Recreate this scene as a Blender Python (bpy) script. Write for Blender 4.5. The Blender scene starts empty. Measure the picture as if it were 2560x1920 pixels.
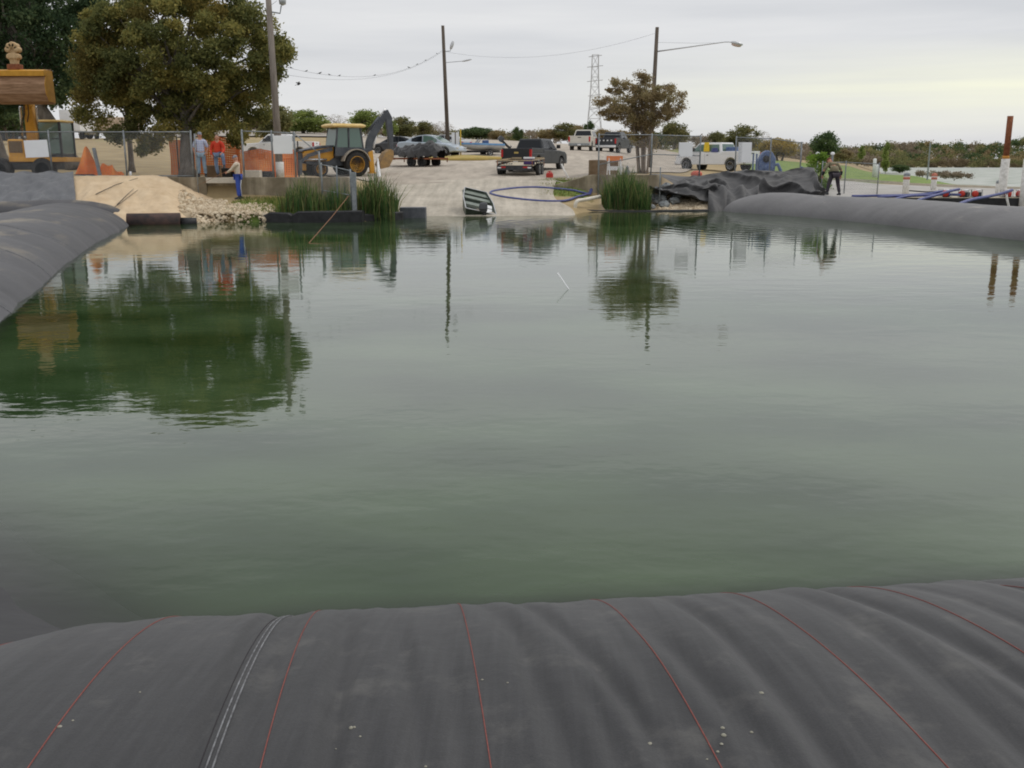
import bpy, math, random
import numpy as np
from mathutils import Vector, Matrix
PI = math.pi; R = math.radians
S = bpy.context.scene; COL = S.collection
# ------------------------------------------------------------------ camera
F = 2459.0; TH = math.atan(565 / 2459); H = 2.36
CT, ST = math.cos(TH), math.sin(TH)
cam = bpy.data.cameras.new('camera'); co = bpy.data.objects.new('camera', cam); COL.objects.link(co)
co.location = (0, 0, H); co.rotation_euler = (PI / 2 - TH, 0, 0)
cam.sensor_width = 36; cam.lens = F / 2560 * 36; cam.clip_end = 5000; cam.clip_start = .05
S.camera = co
# ------------------------------------------------------------------ world
SUN_EL, SUN_AZ = R(48), R(60)          # azimuth clockwise from +Y
W = bpy.data.worlds.new('World'); S.world = W; W.use_nodes = True
nt = W.node_tree; N = nt.nodes; L = nt.links; N.clear()
sky = N.new('ShaderNodeTexSky'); sky.sky_type = 'NISHITA'; sky.sun_disc = False
sky.sun_elevation = SUN_EL; sky.sun_rotation = SUN_AZ
bg1 = N.new('ShaderNodeBackground'); bg1.inputs[1].default_value = .08; L.new(sky.outputs[0], bg1.inputs[0])
tc = N.new('ShaderNodeTexCoord'); sep = N.new('ShaderNodeSeparateXYZ'); L.new(tc.outputs['Generated'], sep.inputs[0])
mp = N.new('ShaderNodeMapping'); mp.inputs['Scale'].default_value = (1.1, 1.1, 13); mp.inputs['Rotation'].default_value = (0, R(1.5), 0)
L.new(tc.outputs['Generated'], mp.inputs[0])
nz = N.new('ShaderNodeTexNoise'); nz.inputs['Scale'].default_value = 1.7; nz.inputs['Detail'].default_value = 6; nz.inputs['Roughness'].default_value = .55
L.new(mp.outputs[0], nz.inputs[0])
def ramp(nodes, stops):
    r = nodes.new('ShaderNodeValToRGB'); e = r.color_ramp.elements
    while len(e) < len(stops): e.new(.5)
    for k, (p, c) in enumerate(stops): e[k].position = p; e[k].color = (*c, 1)
    return r
cr = ramp(N, [(.34, (.645, .655, .68)), (.52, (.725, .73, .745)), (.68, (.79, .79, .795))]); L.new(nz.outputs[0], cr.inputs[0])
# warm lighter band low towards the right
def mth(op, a, b=None, c=None, clamp=False):
    m = N.new('ShaderNodeMath'); m.operation = op; m.use_clamp = clamp
    for k, v in enumerate((a, b, c)):
        if v is None: continue
        if hasattr(v, 'links') or hasattr(v, 'is_output'): L.new(v, m.inputs[k])
        else: m.inputs[k].default_value = v
    return m.outputs[0]
ez = sep.outputs['Z']
band = mth('SUBTRACT', 1.0, mth('ABSOLUTE', mth('MULTIPLY', mth('SUBTRACT', ez, .062), 22)), clamp=True)
azr = mth('MULTIPLY', mth('SUBTRACT', sep.outputs['X'], .02), 2.6, clamp=True)
nz2 = N.new('ShaderNodeTexNoise'); nz2.inputs['Scale'].default_value = 3.2; nz2.inputs['Detail'].default_value = 5
mp2 = N.new('ShaderNodeMapping'); mp2.inputs['Scale'].default_value = (1, 1, 22); L.new(tc.outputs['Generated'], mp2.inputs[0]); L.new(mp2.outputs[0], nz2.inputs[0])
bn = mth('MULTIPLY', mth('MULTIPLY', band, azr), mth('MULTIPLY', nz2.outputs[0], 1.7), clamp=True)
mx = N.new('ShaderNodeMixRGB'); L.new(bn, mx.inputs[0]); L.new(cr.outputs[0], mx.inputs[1]); mx.inputs[2].default_value = (.93, .93, .76, 1)
# overcast dome: a little brighter towards the zenith
gr_ = N.new('ShaderNodeValToRGB'); gr_.color_ramp.interpolation = 'EASE'; ge_ = gr_.color_ramp.elements
while len(ge_) < 5: ge_.new(.5)
for k, (p_, v_) in enumerate(((0, .50), (.13, .51), (.28, .67), (.44, .48), (1, .68))): ge_[k].position = p_; ge_[k].color = (v_, v_, v_, 1)
L.new(ez, gr_.inputs[0]); gz = mth('MULTIPLY', gr_.outputs[0], 2.03)
sc = N.new('ShaderNodeVectorMath'); sc.operation = 'SCALE'; L.new(mx.outputs[0], sc.inputs[0]); L.new(gz, sc.inputs['Scale'])
bg2 = N.new('ShaderNodeBackground'); L.new(sc.outputs[0], bg2.inputs[0]); bg2.inputs[1].default_value = 1.0
ms = N.new('ShaderNodeMixShader'); ms.inputs[0].default_value = .93
L.new(bg1.outputs[0], ms.inputs[1]); L.new(bg2.outputs[0], ms.inputs[2])
wo = N.new('ShaderNodeOutputWorld'); L.new(ms.outputs[0], wo.inputs[0])
# ------------------------------------------------------------------ sun
sl = bpy.data.lights.new('sun', 'SUN'); sl.energy = .9; sl.angle = R(20); sl.color = (1, .96, .9)
so = bpy.data.objects.new('sun', sl); COL.objects.link(so)
d = Vector((math.sin(SUN_AZ) * math.cos(SUN_EL), math.cos(SUN_AZ) * math.cos(SUN_EL), math.sin(SUN_EL)))
so.rotation_euler = d.to_track_quat('Z', 'Y').to_euler()
S.view_settings.view_transform = 'Standard'; S.view_settings.look = 'None'
S.view_settings.exposure = 0; S.view_settings.gamma = 1; S.view_settings.use_curve_mapping = False
S.render.engine = 'CYCLES'
S.cycles.max_bounces = 6; S.cycles.diffuse_bounces = 3; S.cycles.glossy_bounces = 3; S.cycles.transparent_max_bounces = 24
S.cycles.pixel_filter_type = 'BLACKMAN_HARRIS'; S.cycles.filter_width = 1.9

# ------------------------------------------------------------------ places
def P(px, py, Y):
    """world point on the photograph's ray (px,py) at world distance Y"""
    up = (960 - py) / F; dx = (px - 1280) / F
    dy = CT + up * ST; dz = -ST + up * CT; k = Y / dy
    return Vector((dx * k, Y, H + dz * k))
def GP(px, py, z=0.0):
    up = (960 - py) / F; dz = -ST + up * CT; k = (z - H) / dz
    return Vector(((px - 1280) / F * k, (CT + up * ST) * k, z))
COLS = [
 (-900, [(30,-1.2),(35,-.4),(36.5,0),(38.5,.5),(41.9,.75),(42.25,1.1),(52,1.15),(60,1.9),(80,2.9),(100,3.7),(130,4.8),(150,5.2),(200,5.6),(900,6)]),
 (180, [(30,-1.2),(35,-.4),(36.5,0),(38.5,.5),(41.9,.75),(42.25,1.15),(50,1.25),(60,1.95),(80,2.9),(100,3.7),(130,4.8),(150,5.2),(200,5.6),(900,6)]),
 (330, [(30,-1.2),(35,-.4),(36.5,0),(38.5,.5),(41.9,.75),(42.25,1.45),(50,1.55),(60,2.0),(80,2.9),(100,3.7),(130,4.8),(150,5.2),(200,5.6),(900,6)]),
 (600, [(30,-1.2),(36,-.6),(37.55,-.3),(37.75,.3),(40,.6),(41.9,.75),(42.25,1.5),(57,1.6),(80,2.2),(100,3.3),(140,5.1),(175,7.2),(900,7.5)]),
 (860, [(30,-1.2),(36.8,-.6),(37.85,-.3),(38.05,.3),(40,.45),(41.9,.55),(42.25,1.4),(50,1.35),(57,1.3),(70,1.95),(80,2.45),(100,3.4),(150,5.5),(175,6.3),(900,6.5)]),
 (985, [(30,-1.5),(37,-.6),(42,0.0),(52,1.15),(57,1.3),(70,1.95),(80,2.5),(100,3.4),(150,5.2),(900,5.5)]),
 (1200,[(30,-1.5),(37,-.6),(42,0.0),(52,1.2),(59,1.5),(70,2.0),(80,2.6),(95,3.2),(150,4.9),(900,5)]),
 (1430,[(30,-1.5),(39,-.4),(42.5,0),(47,.5),(52,1.2),(60,1.5),(75,2.1),(88,2.9),(120,3.7),(150,4.3),(900,4.5)]),
 (1490,[(30,-1.5),(43.5,-.4),(45.3,.05),(49.9,.5),(50.25,1.5),(60,1.55),(75,2.1),(88,2.8),(120,3.5),(150,4),(900,4)]),
 (1640,[(30,-1.5),(44,-.4),(45.6,.05),(49.9,.6),(50.25,1.5),(60,1.5),(75,1.7),(95,2.4),(150,3.6),(900,4)]),
 (1720,[(30,-1.5),(44.5,-.4),(46,.05),(50,.8),(53,1.35),(60,1.42),(75,1.6),(95,2.4),(150,3.6),(900,4)]),
 (1900,[(30,-1.5),(45,-.4),(47,.2),(50,.8),(54,1.15),(60,1.25),(75,1.4),(100,2.0),(150,2.6),(200,2.8),(900,4)]),
 (2100,[(28,-1.5),(44,-.5),(47,.4),(50,.75),(58,.85),(70,1.25),(100,1.5),(150,1.6),(230,1.2),(900,3)]),
 (2260,[(28,-1.5),(44,-.5),(47,.3),(50,.7),(58,.85),(70,1.1),(85,.95),(104,.25),(118,-.6),(262,-.6),(275,.3),(320,1),(900,3)]),
 (2420,[(28,-1.5),(46,-.5),(49,.3),(51,.65),(57,.75),(64,.55),(84,.15),(92,-.6),(262,-.6),(275,.3),(320,1),(900,3)]),
 (2560,[(28,-1.5),(47,-.5),(50,.3),(52,.6),(56,.65),(62,.3),(68,-.5),(264,-.6),(275,.3),(320,1),(900,3)]),
 (3400,[(28,-1.5),(47,-.5),(50,.3),(52,.6),(55,.6),(60,-.4),(264,-.6),(275,.3),(320,1),(900,3)])]
CU = np.array([(c[0] - 1280) / 2523 for c in COLS])
def zt(x, Y):
    x = np.asarray(x, float); Y = np.asarray(Y, float); Ym = np.maximum(Y, 1.0); u = np.clip(x / Ym, CU[0], CU[-1])
    Z = np.stack([np.interp(Y, [p[0] for p in c[1]], [p[1] for p in c[1]]) for c in COLS], -1)
    k = np.clip(np.searchsorted(CU, u) - 1, 0, len(CU) - 2)
    t = np.clip((u - CU[k]) / (CU[k + 1] - CU[k]), 0, 1); t = t * t * (3 - 2 * t)
    z0 = np.take_along_axis(Z, k[..., None], -1)[..., 0]; z1 = np.take_along_axis(Z, (k + 1)[..., None], -1)[..., 0]
    return z0 * (1 - t) + z1 * t
def zg(x, y): return float(zt(x, y))
def T(px, py, lo=34, hi=260):
    """first terrain point seen at (px,py)"""
    Y = np.arange(lo, hi, .1); up = (960 - py) / F
    dy = CT + up * ST; k = Y / dy; x = (px - 1280) / F * k; z = H + (-ST + up * CT) * k
    g = zt(x, Y) - z; i = np.argmax(g > 0)
    if not (g > 0).any(): i = len(Y) - 1
    return Vector((x[i], Y[i], float(zt(x[i], Y[i]))))
def B(px, Y, dz=0.0):
    """terrain point under pixel column px at distance Y"""
    x = (px - 1280) / 2523 * Y; z = zg(x, Y)
    for _ in range(3):
        x = (px - 1280) / F * (Y * CT + (H - z) * ST); z = zg(x, Y)
    return Vector((x, Y, z + dz))

# ------------------------------------------------------------------ materials
def M(name, c1, c2=None, rough=.75, scale=4.0, bump=0.0, bscale=None, metal=0.0, lo=.35, hi=.65, detail=5, spec=.4, stretch=None, c3=None, bdist=.02):
    m = bpy.data.materials.new(name); m.use_nodes = True; nt = m.node_tree; N = nt.nodes; L = nt.links
    b = N['Principled BSDF']; b.inputs['Roughness'].default_value = rough; b.inputs['Metallic'].default_value = metal
    b.inputs['Specular IOR Level'].default_value = spec
    b.inputs['Base Color'].default_value = (*c1, 1)
    if c2 or bump:
        tc = N.new('ShaderNodeTexCoord'); mp = N.new('ShaderNodeMapping'); L.new(tc.outputs['Object'], mp.inputs[0])
        if stretch: mp.inputs['Scale'].default_value = stretch
    if c2:
        n = N.new('ShaderNodeTexNoise'); n.inputs['Scale'].default_value = scale; n.inputs['Detail'].default_value = detail; n.inputs['Roughness'].default_value = .62
        L.new(mp.outputs[0], n.inputs[0])
        st = [(lo, c1), (hi, c2)] if not c3 else [(lo, c1), ((lo + hi) / 2, c2), (hi, c3)]
        r = ramp(N, st); L.new(n.outputs[0], r.inputs[0]); L.new(r.outputs[0], b.inputs['Base Color'])
    if bump:
        n2 = N.new('ShaderNodeTexNoise'); n2.inputs['Scale'].default_value = bscale or scale * 4; n2.inputs['Detail'].default_value = 4
        L.new(mp.outputs[0], n2.inputs[0])
        bp = N.new('ShaderNodeBump'); bp.inputs['Strength'].default_value = bump; bp.inputs['Distance'].default_value = bdist
        L.new(n2.outputs[0], bp.inputs['Height']); L.new(bp.outputs[0], b.inputs['Normal'])
    return m
def leafmat(name, stops, rough=.8):
    m = bpy.data.materials.new(name); m.use_nodes = True; N = m.node_tree.nodes; L = m.node_tree.links
    b = N['Principled BSDF']; b.inputs['Roughness'].default_value = rough; b.inputs['Specular IOR Level'].default_value = .15
    a = N.new('ShaderNodeAttribute'); a.attribute_name = 'v'
    stops = [tuple(min(.5, v * (1.0 if 'reed' in name or 'grass' in name else 1.4)) for v in c) for c in stops]; k = len(stops); r = ramp(N, [(i / (k - 1), c) for i, c in enumerate(stops)])
    L.new(a.outputs['Fac'], r.inputs[0]); L.new(r.outputs[0], b.inputs['Base Color'])
    tr = N.new('ShaderNodeBsdfTranslucent'); L.new(r.outputs[0], tr.inputs[0])
    mx = N.new('ShaderNodeMixShader'); mx.inputs[0].default_value = .42
    L.new(b.outputs[0], mx.inputs[1]); L.new(tr.outputs[0], mx.inputs[2]); L.new(mx.outputs[0], N['Material Output'].inputs[0])
    return m
m_steel = M('galvanised_steel', (.20,.22,.23), (.34,.36,.37), .5, 6, metal=.35)
m_wire = M('galvanised_wire', (.30,.31,.32), rough=.5, metal=.3)
m_conc = M('wall_concrete', (.27,.23,.16), (.42,.36,.27), .9, 1.3, .4, 20, lo=.3, hi=.7)
m_concw = M('pale_concrete', (.5,.46,.38), (.62,.57,.48), .9, 3)
m_bark = M('oak_bark', (.10,.085,.07), (.20,.175,.145), .95, 6, .6, 22, stretch=(1,1,.25))
m_bark2 = M('pale_bark', (.17,.13,.10), (.30,.25,.20), .9, 8, .4, 24, stretch=(1,1,.3))
m_wood = M('pole_wood', (.075,.06,.048), (.16,.13,.10), .9, 10, .4, 30, stretch=(1,1,.12))
m_woodg = M('weathered_pole_wood', (.17,.14,.12), (.30,.26,.22), .9, 10, .4, 30, stretch=(1,1,.12))
m_plank = M('board_wood', (.30,.23,.14), (.46,.38,.26), .85, 3, stretch=(1,8,1))
m_deck = M('dock_wood', (.40,.34,.24), (.55,.49,.38), .85, 3, stretch=(.6,6,1))
m_black = M('black_plastic', (.012,.012,.013), (.03,.03,.032), .6, 5)
m_tyre = M('tyre_rubber', (.018,.018,.019), (.045,.043,.04), .85, 6)
m_dark = M('dark_metal', (.02,.022,.025), (.05,.052,.055), .55, 5)
m_charcoal = M('charcoal_steel', (.055,.062,.075), (.10,.11,.125), .5, 3)
m_yel = M('machine_yellow', (.52,.25,.025), (.70,.36,.05), .5, 3, lo=.25)
m_yelpale = M('sun_faded_yellow', (.66,.45,.14), (.80,.62,.30), .55, 2)
m_white = M('white_paint', (.74,.75,.76), (.84,.84,.84), .35, 1.5)
m_sign = M('sign_board', (.88,.88,.88), (.93,.93,.93), .5, 2)
m_glass = M('tinted_glass', (.010,.013,.017), rough=.12, spec=.35)
m_glassg = M('greenish_glass', (.10,.17,.14), rough=.15, spec=.8)
m_red = M('red_plastic', (.40,.025,.02), (.55,.05,.03), .5, 5)
m_redlamp = M('red_lamp_lens', (.45,.02,.02), rough=.25)
m_chrome = M('chrome', (.62,.62,.62), rough=.25, metal=.8)
m_alu = M('aluminium', (.5,.51,.52), (.62,.63,.64), .4, 4, metal=.5)
m_orange = M('orange_mesh', (.80,.16,.03), (.90,.30,.07), .7, 1.2)
m_blueh = M('blue_hose', (.06,.07,.21), (.10,.12,.30), .5, 4)
m_bluem = M('faded_blue_machine_paint', (.05,.09,.22), (.14,.20,.34), .6, 5)
m_rust = M('rusty_steel', (.16,.05,.022), (.30,.11,.05), .9, 6, .4, 30)
m_brownrust = M('brown_bucket_steel', (.22,.12,.06), (.40,.24,.14), .7, 4, .2, 20, stretch=(.4,1,3))
m_wpost = M('old_white_paint', (.55,.53,.48), (.78,.76,.72), .7, 8)
m_skin = M('skin', (.50,.24,.16), (.58,.30,.20), .6, 8)
m_dirtw = M('limestone_dirt', (.54,.40,.25), (.70,.55,.37), .95, 1.6, .8, 9, lo=.3, hi=.7)
m_rock = M('limestone_rock', (.48,.375,.25), (.74,.64,.48), .9, 3)
m_rockg = M('grey_rock', (.16,.17,.18), (.34,.36,.36), .9, 3)
m_rope = M('orange_rope', (.26,.12,.06), rough=.8)

def geotex(name, c1, c2, dust=None):
    m = M(name, c1, c2, .62, .7, lo=.3, hi=.7, spec=.35)
    N = m.node_tree.nodes; L = m.node_tree.links; b = N['Principled BSDF']
    b.inputs['Sheen Weight'].default_value = .12; b.inputs['Sheen Roughness'].default_value = .4
    tc = N['Texture Coordinate']
    w1 = N.new('ShaderNodeTexNoise'); w1.inputs['Scale'].default_value = 160; w1.inputs['Detail'].default_value = 3; L.new(tc.outputs['Object'], w1.inputs[0])
    w2 = N.new('ShaderNodeTexNoise'); w2.inputs['Scale'].default_value = 5; w2.inputs['Detail'].default_value = 6; L.new(tc.outputs['Object'], w2.inputs[0])
    ad = N.new('ShaderNodeMath'); ad.operation = 'MULTIPLY_ADD'; ad.inputs[1].default_value = .08; L.new(w1.outputs[0], ad.inputs[0]); L.new(w2.outputs[0], ad.inputs[2])
    bp = N.new('ShaderNodeBump'); bp.inputs['Strength'].default_value = .5; bp.inputs['Distance'].default_value = .012
    L.new(ad.outputs[0], bp.inputs['Height']); L.new(bp.outputs[0], b.inputs['Normal'])
    # woven grain in the colour itself
    col = b.inputs['Base Color'].links[0].from_socket
    mxg = N.new('ShaderNodeMixRGB'); mxg.blend_type = 'MULTIPLY'; mxg.inputs[0].default_value = 1
    gr = ramp(N, [(.3, (.82,.82,.82)), (.7, (1.12,1.12,1.12))]); L.new(w1.outputs[0], gr.inputs[0])
    L.new(col, mxg.inputs[1]); L.new(gr.outputs[0], mxg.inputs[2]); col = mxg.outputs[0]
    st = N.new('ShaderNodeTexNoise'); st.inputs['Scale'].default_value = 1; st.inputs['Detail'].default_value = 5; st.inputs['Roughness'].default_value = .6
    mps = N.new('ShaderNodeMapping'); mps.inputs['Rotation'].default_value = (0, 0, -.1067); mps.inputs['Scale'].default_value = (38, 1.6, 1.6); L.new(tc.outputs['Object'], mps.inputs[0]); L.new(mps.outputs[0], st.inputs[0])
    sr = ramp(N, [(.3, (.80,.80,.80)), (.7, (1.16,1.16,1.15))]); L.new(st.outputs[0], sr.inputs[0]); mxs = N.new('ShaderNodeMixRGB'); mxs.blend_type = 'MULTIPLY'; mxs.inputs[0].default_value = 1 if name.startswith('near') else .5
    L.new(col, mxs.inputs[1]); L.new(sr.outputs[0], mxs.inputs[2]); col = mxs.outputs[0]
    if dust:
        dn = N.new('ShaderNodeTexNoise'); dn.inputs['Scale'].default_value = dust[1]; dn.inputs['Detail'].default_value = 7; dn.inputs['Roughness'].default_value = .7
        mp = N.new('ShaderNodeMapping'); mp.inputs['Scale'].default_value = dust[2]; L.new(tc.outputs['Object'], mp.inputs[0]); L.new(mp.outputs[0], dn.inputs[0])
        r = ramp(N, [(dust[3], (0,0,0)), (dust[4], (1,1,1))]); L.new(dn.outputs[0], r.inputs[0])
        # dust lies on the upper face only
        ge = N.new('ShaderNodeNewGeometry'); sx = N.new('ShaderNodeSeparateXYZ'); L.new(ge.outputs['True Normal'], sx.inputs[0])
        up = N.new('ShaderNodeMapRange'); up.inputs[1].default_value = .8; up.inputs[2].default_value = .97; L.new(sx.outputs[2], up.inputs[0])
        mu = N.new('ShaderNodeMath'); mu.operation = 'MULTIPLY'; L.new(r.outputs[0], mu.inputs[0]); L.new(up.outputs[0], mu.inputs[1])
        mx = N.new('ShaderNodeMixRGB'); L.new(mu.outputs[0], mx.inputs[0]); L.new(col, mx.inputs[1]); mx.inputs[2].default_value = (*dust[0], 1); col = mx.outputs[0]
    L.new(col, b.inputs['Base Color'])
    return m
m_geo = geotex('near_geotextile', (.031,.031,.033), (.047,.047,.049), ((.095,.092,.086), 4, (1,1,1), .54, .80))
m_geol = geotex('dusty_geotextile', (.066,.066,.071), (.09,.089,.095), ((.22,.19,.145), 1.1, (.8,.35,1), .52, .66))
m_geon = geotex('dark_geotextile', (.05,.05,.053), (.07,.07,.073))
m_geor = geotex('pale_grey_geotextile', (.112,.110,.112), (.148,.145,.147), ((.36,.33,.28), .8, (1,.4,1), .6, .72))
m_tarp = geotex('black_tarpaulin', (.03,.03,.032), (.08,.078,.078))
m_tarpl = geotex('grey_tarpaulin', (.115,.12,.13), (.17,.175,.185), ((.36,.31,.25), 1.6, (1,1,1), .60, .72))
m_stitch = M('red_stitching', (.20,.055,.045), (.27,.085,.07), .8, 60)
m_stitchg = M('grey_stitching', (.10,.10,.105), (.24,.245,.255), .8, 30)
m_stitchd = M('dark_stitching', (.04,.035,.04), rough=.8)

# ------------------------------------------------------------------ mesh builder
class MB:
    def __init__(s): s.v = []; s.f = []
    def add(s, vs, fs):
        o = len(s.v); s.v += [tuple(v) for v in vs]; s.f += [tuple(i + o for i in f) for f in fs]; return s
    def box(s, x0, x1, y0, y1, z0, z1, rot=None, at=(0, 0, 0)):
        vs = [Vector((x, y, z)) for x in (x0, x1) for y in (y0, y1) for z in (z0, z1)]
        if rot: vs = [rot @ v for v in vs]
        vs = [v + Vector(at) for v in vs]
        return s.add(vs, [(0,1,3,2),(4,6,7,5),(0,4,5,1),(2,3,7,6),(0,2,6,4),(1,5,7,3)])
    def hexa(s, lo, hi, z0, z1):
        """lo, hi = (x0,x1,y0,y1) rectangles"""
        vs = [(x, y, z) for (r, z) in ((lo, z0), (hi, z1)) for (x, y) in ((r[0], r[2]), (r[1], r[2]), (r[1], r[3]), (r[0], r[3]))]
        return s.add(vs, [(3,2,1,0),(4,5,6,7),(0,1,5,4),(1,2,6,5),(2,3,7,6),(3,0,4,7)])
    def prism(s, poly, y0, y1, ax='y'):
        n = len(poly)
        if ax == 'y': vs = [(a, y, b) for y in (y0, y1) for (a, b) in poly]
        elif ax == 'x': vs = [(y, a, b) for y in (y0, y1) for (a, b) in poly]
        else: vs = [(a, b, y) for y in (y0, y1) for (a, b) in poly]
        return s.add(vs, [tuple(range(n))[::-1], tuple(range(n, 2 * n))] + [(i, (i + 1) % n, n + (i + 1) % n, n + i) for i in range(n)])
    def tube(s, pts, rad, n=8, caps=True):
        pts = [Vector(p) for p in pts]; m = len(pts)
        if not hasattr(rad, '__len__'): rad = [rad] * m
        vs = []; prev = None
        for i, p in enumerate(pts):
            t = (pts[min(i + 1, m - 1)] - pts[max(i - 1, 0)]).normalized()
            if prev is None: a = t.orthogonal().normalized()
            else:
                a = prev - t * prev.dot(t)
                a = a.normalized() if a.length > 1e-6 else t.orthogonal().normalized()
            prev = a; b = t.cross(a)
            for k in range(n):
                an = 2 * PI * k / n; vs.append(p + (a * math.cos(an) + b * math.sin(an)) * rad[i])
        fs = [(i * n + k, i * n + (k + 1) % n, (i + 1) * n + (k + 1) % n, (i + 1) * n + k) for i in range(m - 1) for k in range(n)]
        if caps: fs += [tuple(range(n))[::-1], tuple(range((m - 1) * n, m * n))]
        return s.add(vs, fs)
    def cyl(s, a, b, r0, r1=None, n=12): return s.tube([a, b], [r0, r0 if r1 is None else r1], n)
    def lathe(s, prof, n=20, ax='z', at=(0, 0, 0)):
        vs = []; m = len(prof); at = Vector(at)
        for (r, h) in prof:
            for k in range(n):
                a = 2 * PI * k / n; c, d2 = r * math.cos(a), r * math.sin(a)
                vs.append((Vector((c, d2, h)) if ax == 'z' else Vector((c, h, d2)) if ax == 'y' else Vector((h, c, d2))) + at)
        fs = [(i * n + k, i * n + (k + 1) % n, (i + 1) * n + (k + 1) % n, (i + 1) * n + k) for i in range(m - 1) for k in range(n)]
        return s.add(vs, fs + [tuple(range(n))[::-1], tuple(range((m - 1) * n, m * n))])
    def ell(s, c, r, n=12, m=8, rot=None):
        vs = []; c = Vector(c)
        for i in range(m + 1):
            ph = PI * i / m
            for k in range(n):
                a = 2 * PI * k / n; v = Vector((r[0] * math.sin(ph) * math.cos(a), r[1] * math.sin(ph) * math.sin(a), r[2] * math.cos(ph)))
                vs.append((rot @ v if rot else v) + c)
        return s.add(vs, [(i * n + k, (i + 1) * n + k, (i + 1) * n + (k + 1) % n, i * n + (k + 1) % n) for i in range(m) for k in range(n)])
    def loft(s, rings, caps=True):
        n = len(rings[0]); vs = [v for r in rings for v in r]
        fs = [(i * n + k, i * n + (k + 1) % n, (i + 1) * n + (k + 1) % n, (i + 1) * n + k) for i in range(len(rings) - 1) for k in range(n)]
        if caps: fs += [tuple(range(n))[::-1], tuple(range((len(rings) - 1) * n, len(rings) * n))]
        return s.add(vs, fs)
    def grid(s, fn, nu, nv):
        vs = [fn(i / nu, j / nv) for i in range(nu + 1) for j in range(nv + 1)]; w = nv + 1
        return s.add(vs, [(i * w + j, (i + 1) * w + j, (i + 1) * w + j + 1, i * w + j + 1) for i in range(nu) for j in range(nv)])
    def build(s, name, mat, parent=None, smooth=False, bevel=0, seg=2):
        me = bpy.data.meshes.new(name); me.from_pydata(s.v, [], s.f); me.update()
        return link(name, me, mat, parent, smooth, bevel, seg)
def link(name, me, mat, parent=None, smooth=False, bevel=0, seg=2):
    o = bpy.data.objects.new(name, me); COL.objects.link(o)
    if mat: me.materials.append(mat)
    if smooth: me.shade_smooth()
    if bevel:
        b = o.modifiers.new('bevel', 'BEVEL'); b.width = bevel; b.segments = seg; b.limit_method = 'ANGLE'; b.angle_limit = R(35)
    if parent is not None: o.parent = parent
    return o
def tag(o, label, cat, group=None):
    o['label'] = label; o['category'] = cat
    if group: o['group'] = group
    return o
def struct(o): o['kind'] = 'structure'; return o
def stuff(o, label, cat): o['kind'] = 'stuff'; return tag(o, label, cat)
def thing(name, label, cat, loc=(0, 0, 0), rz=0, group=None):
    o = bpy.data.objects.new(name, None); COL.objects.link(o); o.empty_display_size = .2
    o.location = loc; o.rotation_euler = (0, 0, rz); return tag(o, label, cat, group)
def npmesh(name, V, Fq, attr=None):
    me = bpy.data.meshes.new(name); V = np.asarray(V, np.float32); Fq = np.asarray(Fq, np.int32)
    me.vertices.add(len(V)); me.vertices.foreach_set('co', V.ravel())
    me.loops.add(Fq.size); me.loops.foreach_set('vertex_index', Fq.ravel())
    me.polygons.add(len(Fq)); me.polygons.foreach_set('loop_start', np.arange(0, Fq.size, Fq.shape[1], dtype=np.int32))
    if attr is not None:
        for k, a in attr.items():
            at = me.attributes.new(k, 'FLOAT', 'POINT'); at.data.foreach_set('value', np.asarray(a, np.float32))
    me.update(calc_edges=True); return me
def gridmesh(name, X, Y, Z, attr=None):
    n, m = X.shape; V = np.stack([X, Y, Z], -1).reshape(-1, 3)
    i, j = np.meshgrid(np.arange(n - 1), np.arange(m - 1), indexing='ij'); a = (i * m + j).ravel()
    Fq = np.stack([a, a + m, a + m + 1, a + 1], -1)
    return npmesh(name, V, Fq, {k: v.ravel() for k, v in attr.items()} if attr else None)
# cheap smooth value noise (numpy)
_r = np.random.default_rng(5); _T = _r.random((64, 64))
def vn(x, y):
    x = np.asarray(x, float); y = np.asarray(y, float); xi = np.floor(x).astype(int); yi = np.floor(y).astype(int); fx = x - xi; fy = y - yi
    fx = fx * fx * (3 - 2 * fx); fy = fy * fy * (3 - 2 * fy); g = lambda a, b: _T[a % 64, b % 64]
    return (g(xi, yi) * (1 - fx) + g(xi + 1, yi) * fx) * (1 - fy) + (g(xi, yi + 1) * (1 - fx) + g(xi + 1, yi + 1) * fx) * fy
def fbm(x, y, o=4): return sum(vn(x * 2**k + 7 * k, y * 2**k + 3 * k) / 2**k for k in range(o)) / (2 - 2**(1 - o))

# ================================================================== THE SETTING
# ---- ground
ys = np.unique(np.concatenate([np.arange(30, 41.5, .5), [41.9, 42.25], np.arange(42.5, 49.8, .5), [49.9, 50.25], np.arange(50.5, 62, .5), np.arange(62, 110, 1), np.arange(110, 200, 3), np.arange(200, 420, 10), [500, 700, 1000, 1600, 3000]]))
uu = np.unique(np.concatenate([np.linspace(-1.9, -.55, 24), np.linspace(-.55, .6, 260), np.linspace(.6, 1.9, 24)]))
YY, UU = np.meshgrid(ys, uu, indexing='ij'); XX = YY * UU
ZZ = zt(XX, YY) + (fbm(XX * .35, YY * .35) - .5) * np.clip((YY - 40) / 60, .05, .5) * .25
ZZ = np.where(YY > 420, ZZ - (YY - 420) * .004, ZZ)
def poly_mask(px0, px1, y0, y1, soft=1.0):
    X = XX / YY * 2523 + 1280
    a = np.clip((X - px0) / 40, 0, 1) * np.clip((px1 - X) / 40, 0, 1) * np.clip((YY - y0) / soft, 0, 1) * np.clip((y1 - YY) / soft, 0, 1); return a
green = np.maximum.reduce([poly_mask(1840, 4000, 58, 120, 3), poly_mask(1330, 1500, 47, 55), poly_mask(560, 900, 36, 41.5), poly_mask(400, 800, 62, 80, 6) * .35, poly_mask(1640, 1860, 90, 400, 8) * .6, poly_mask(200, 700, 100, 140, 10) * .4])
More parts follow.
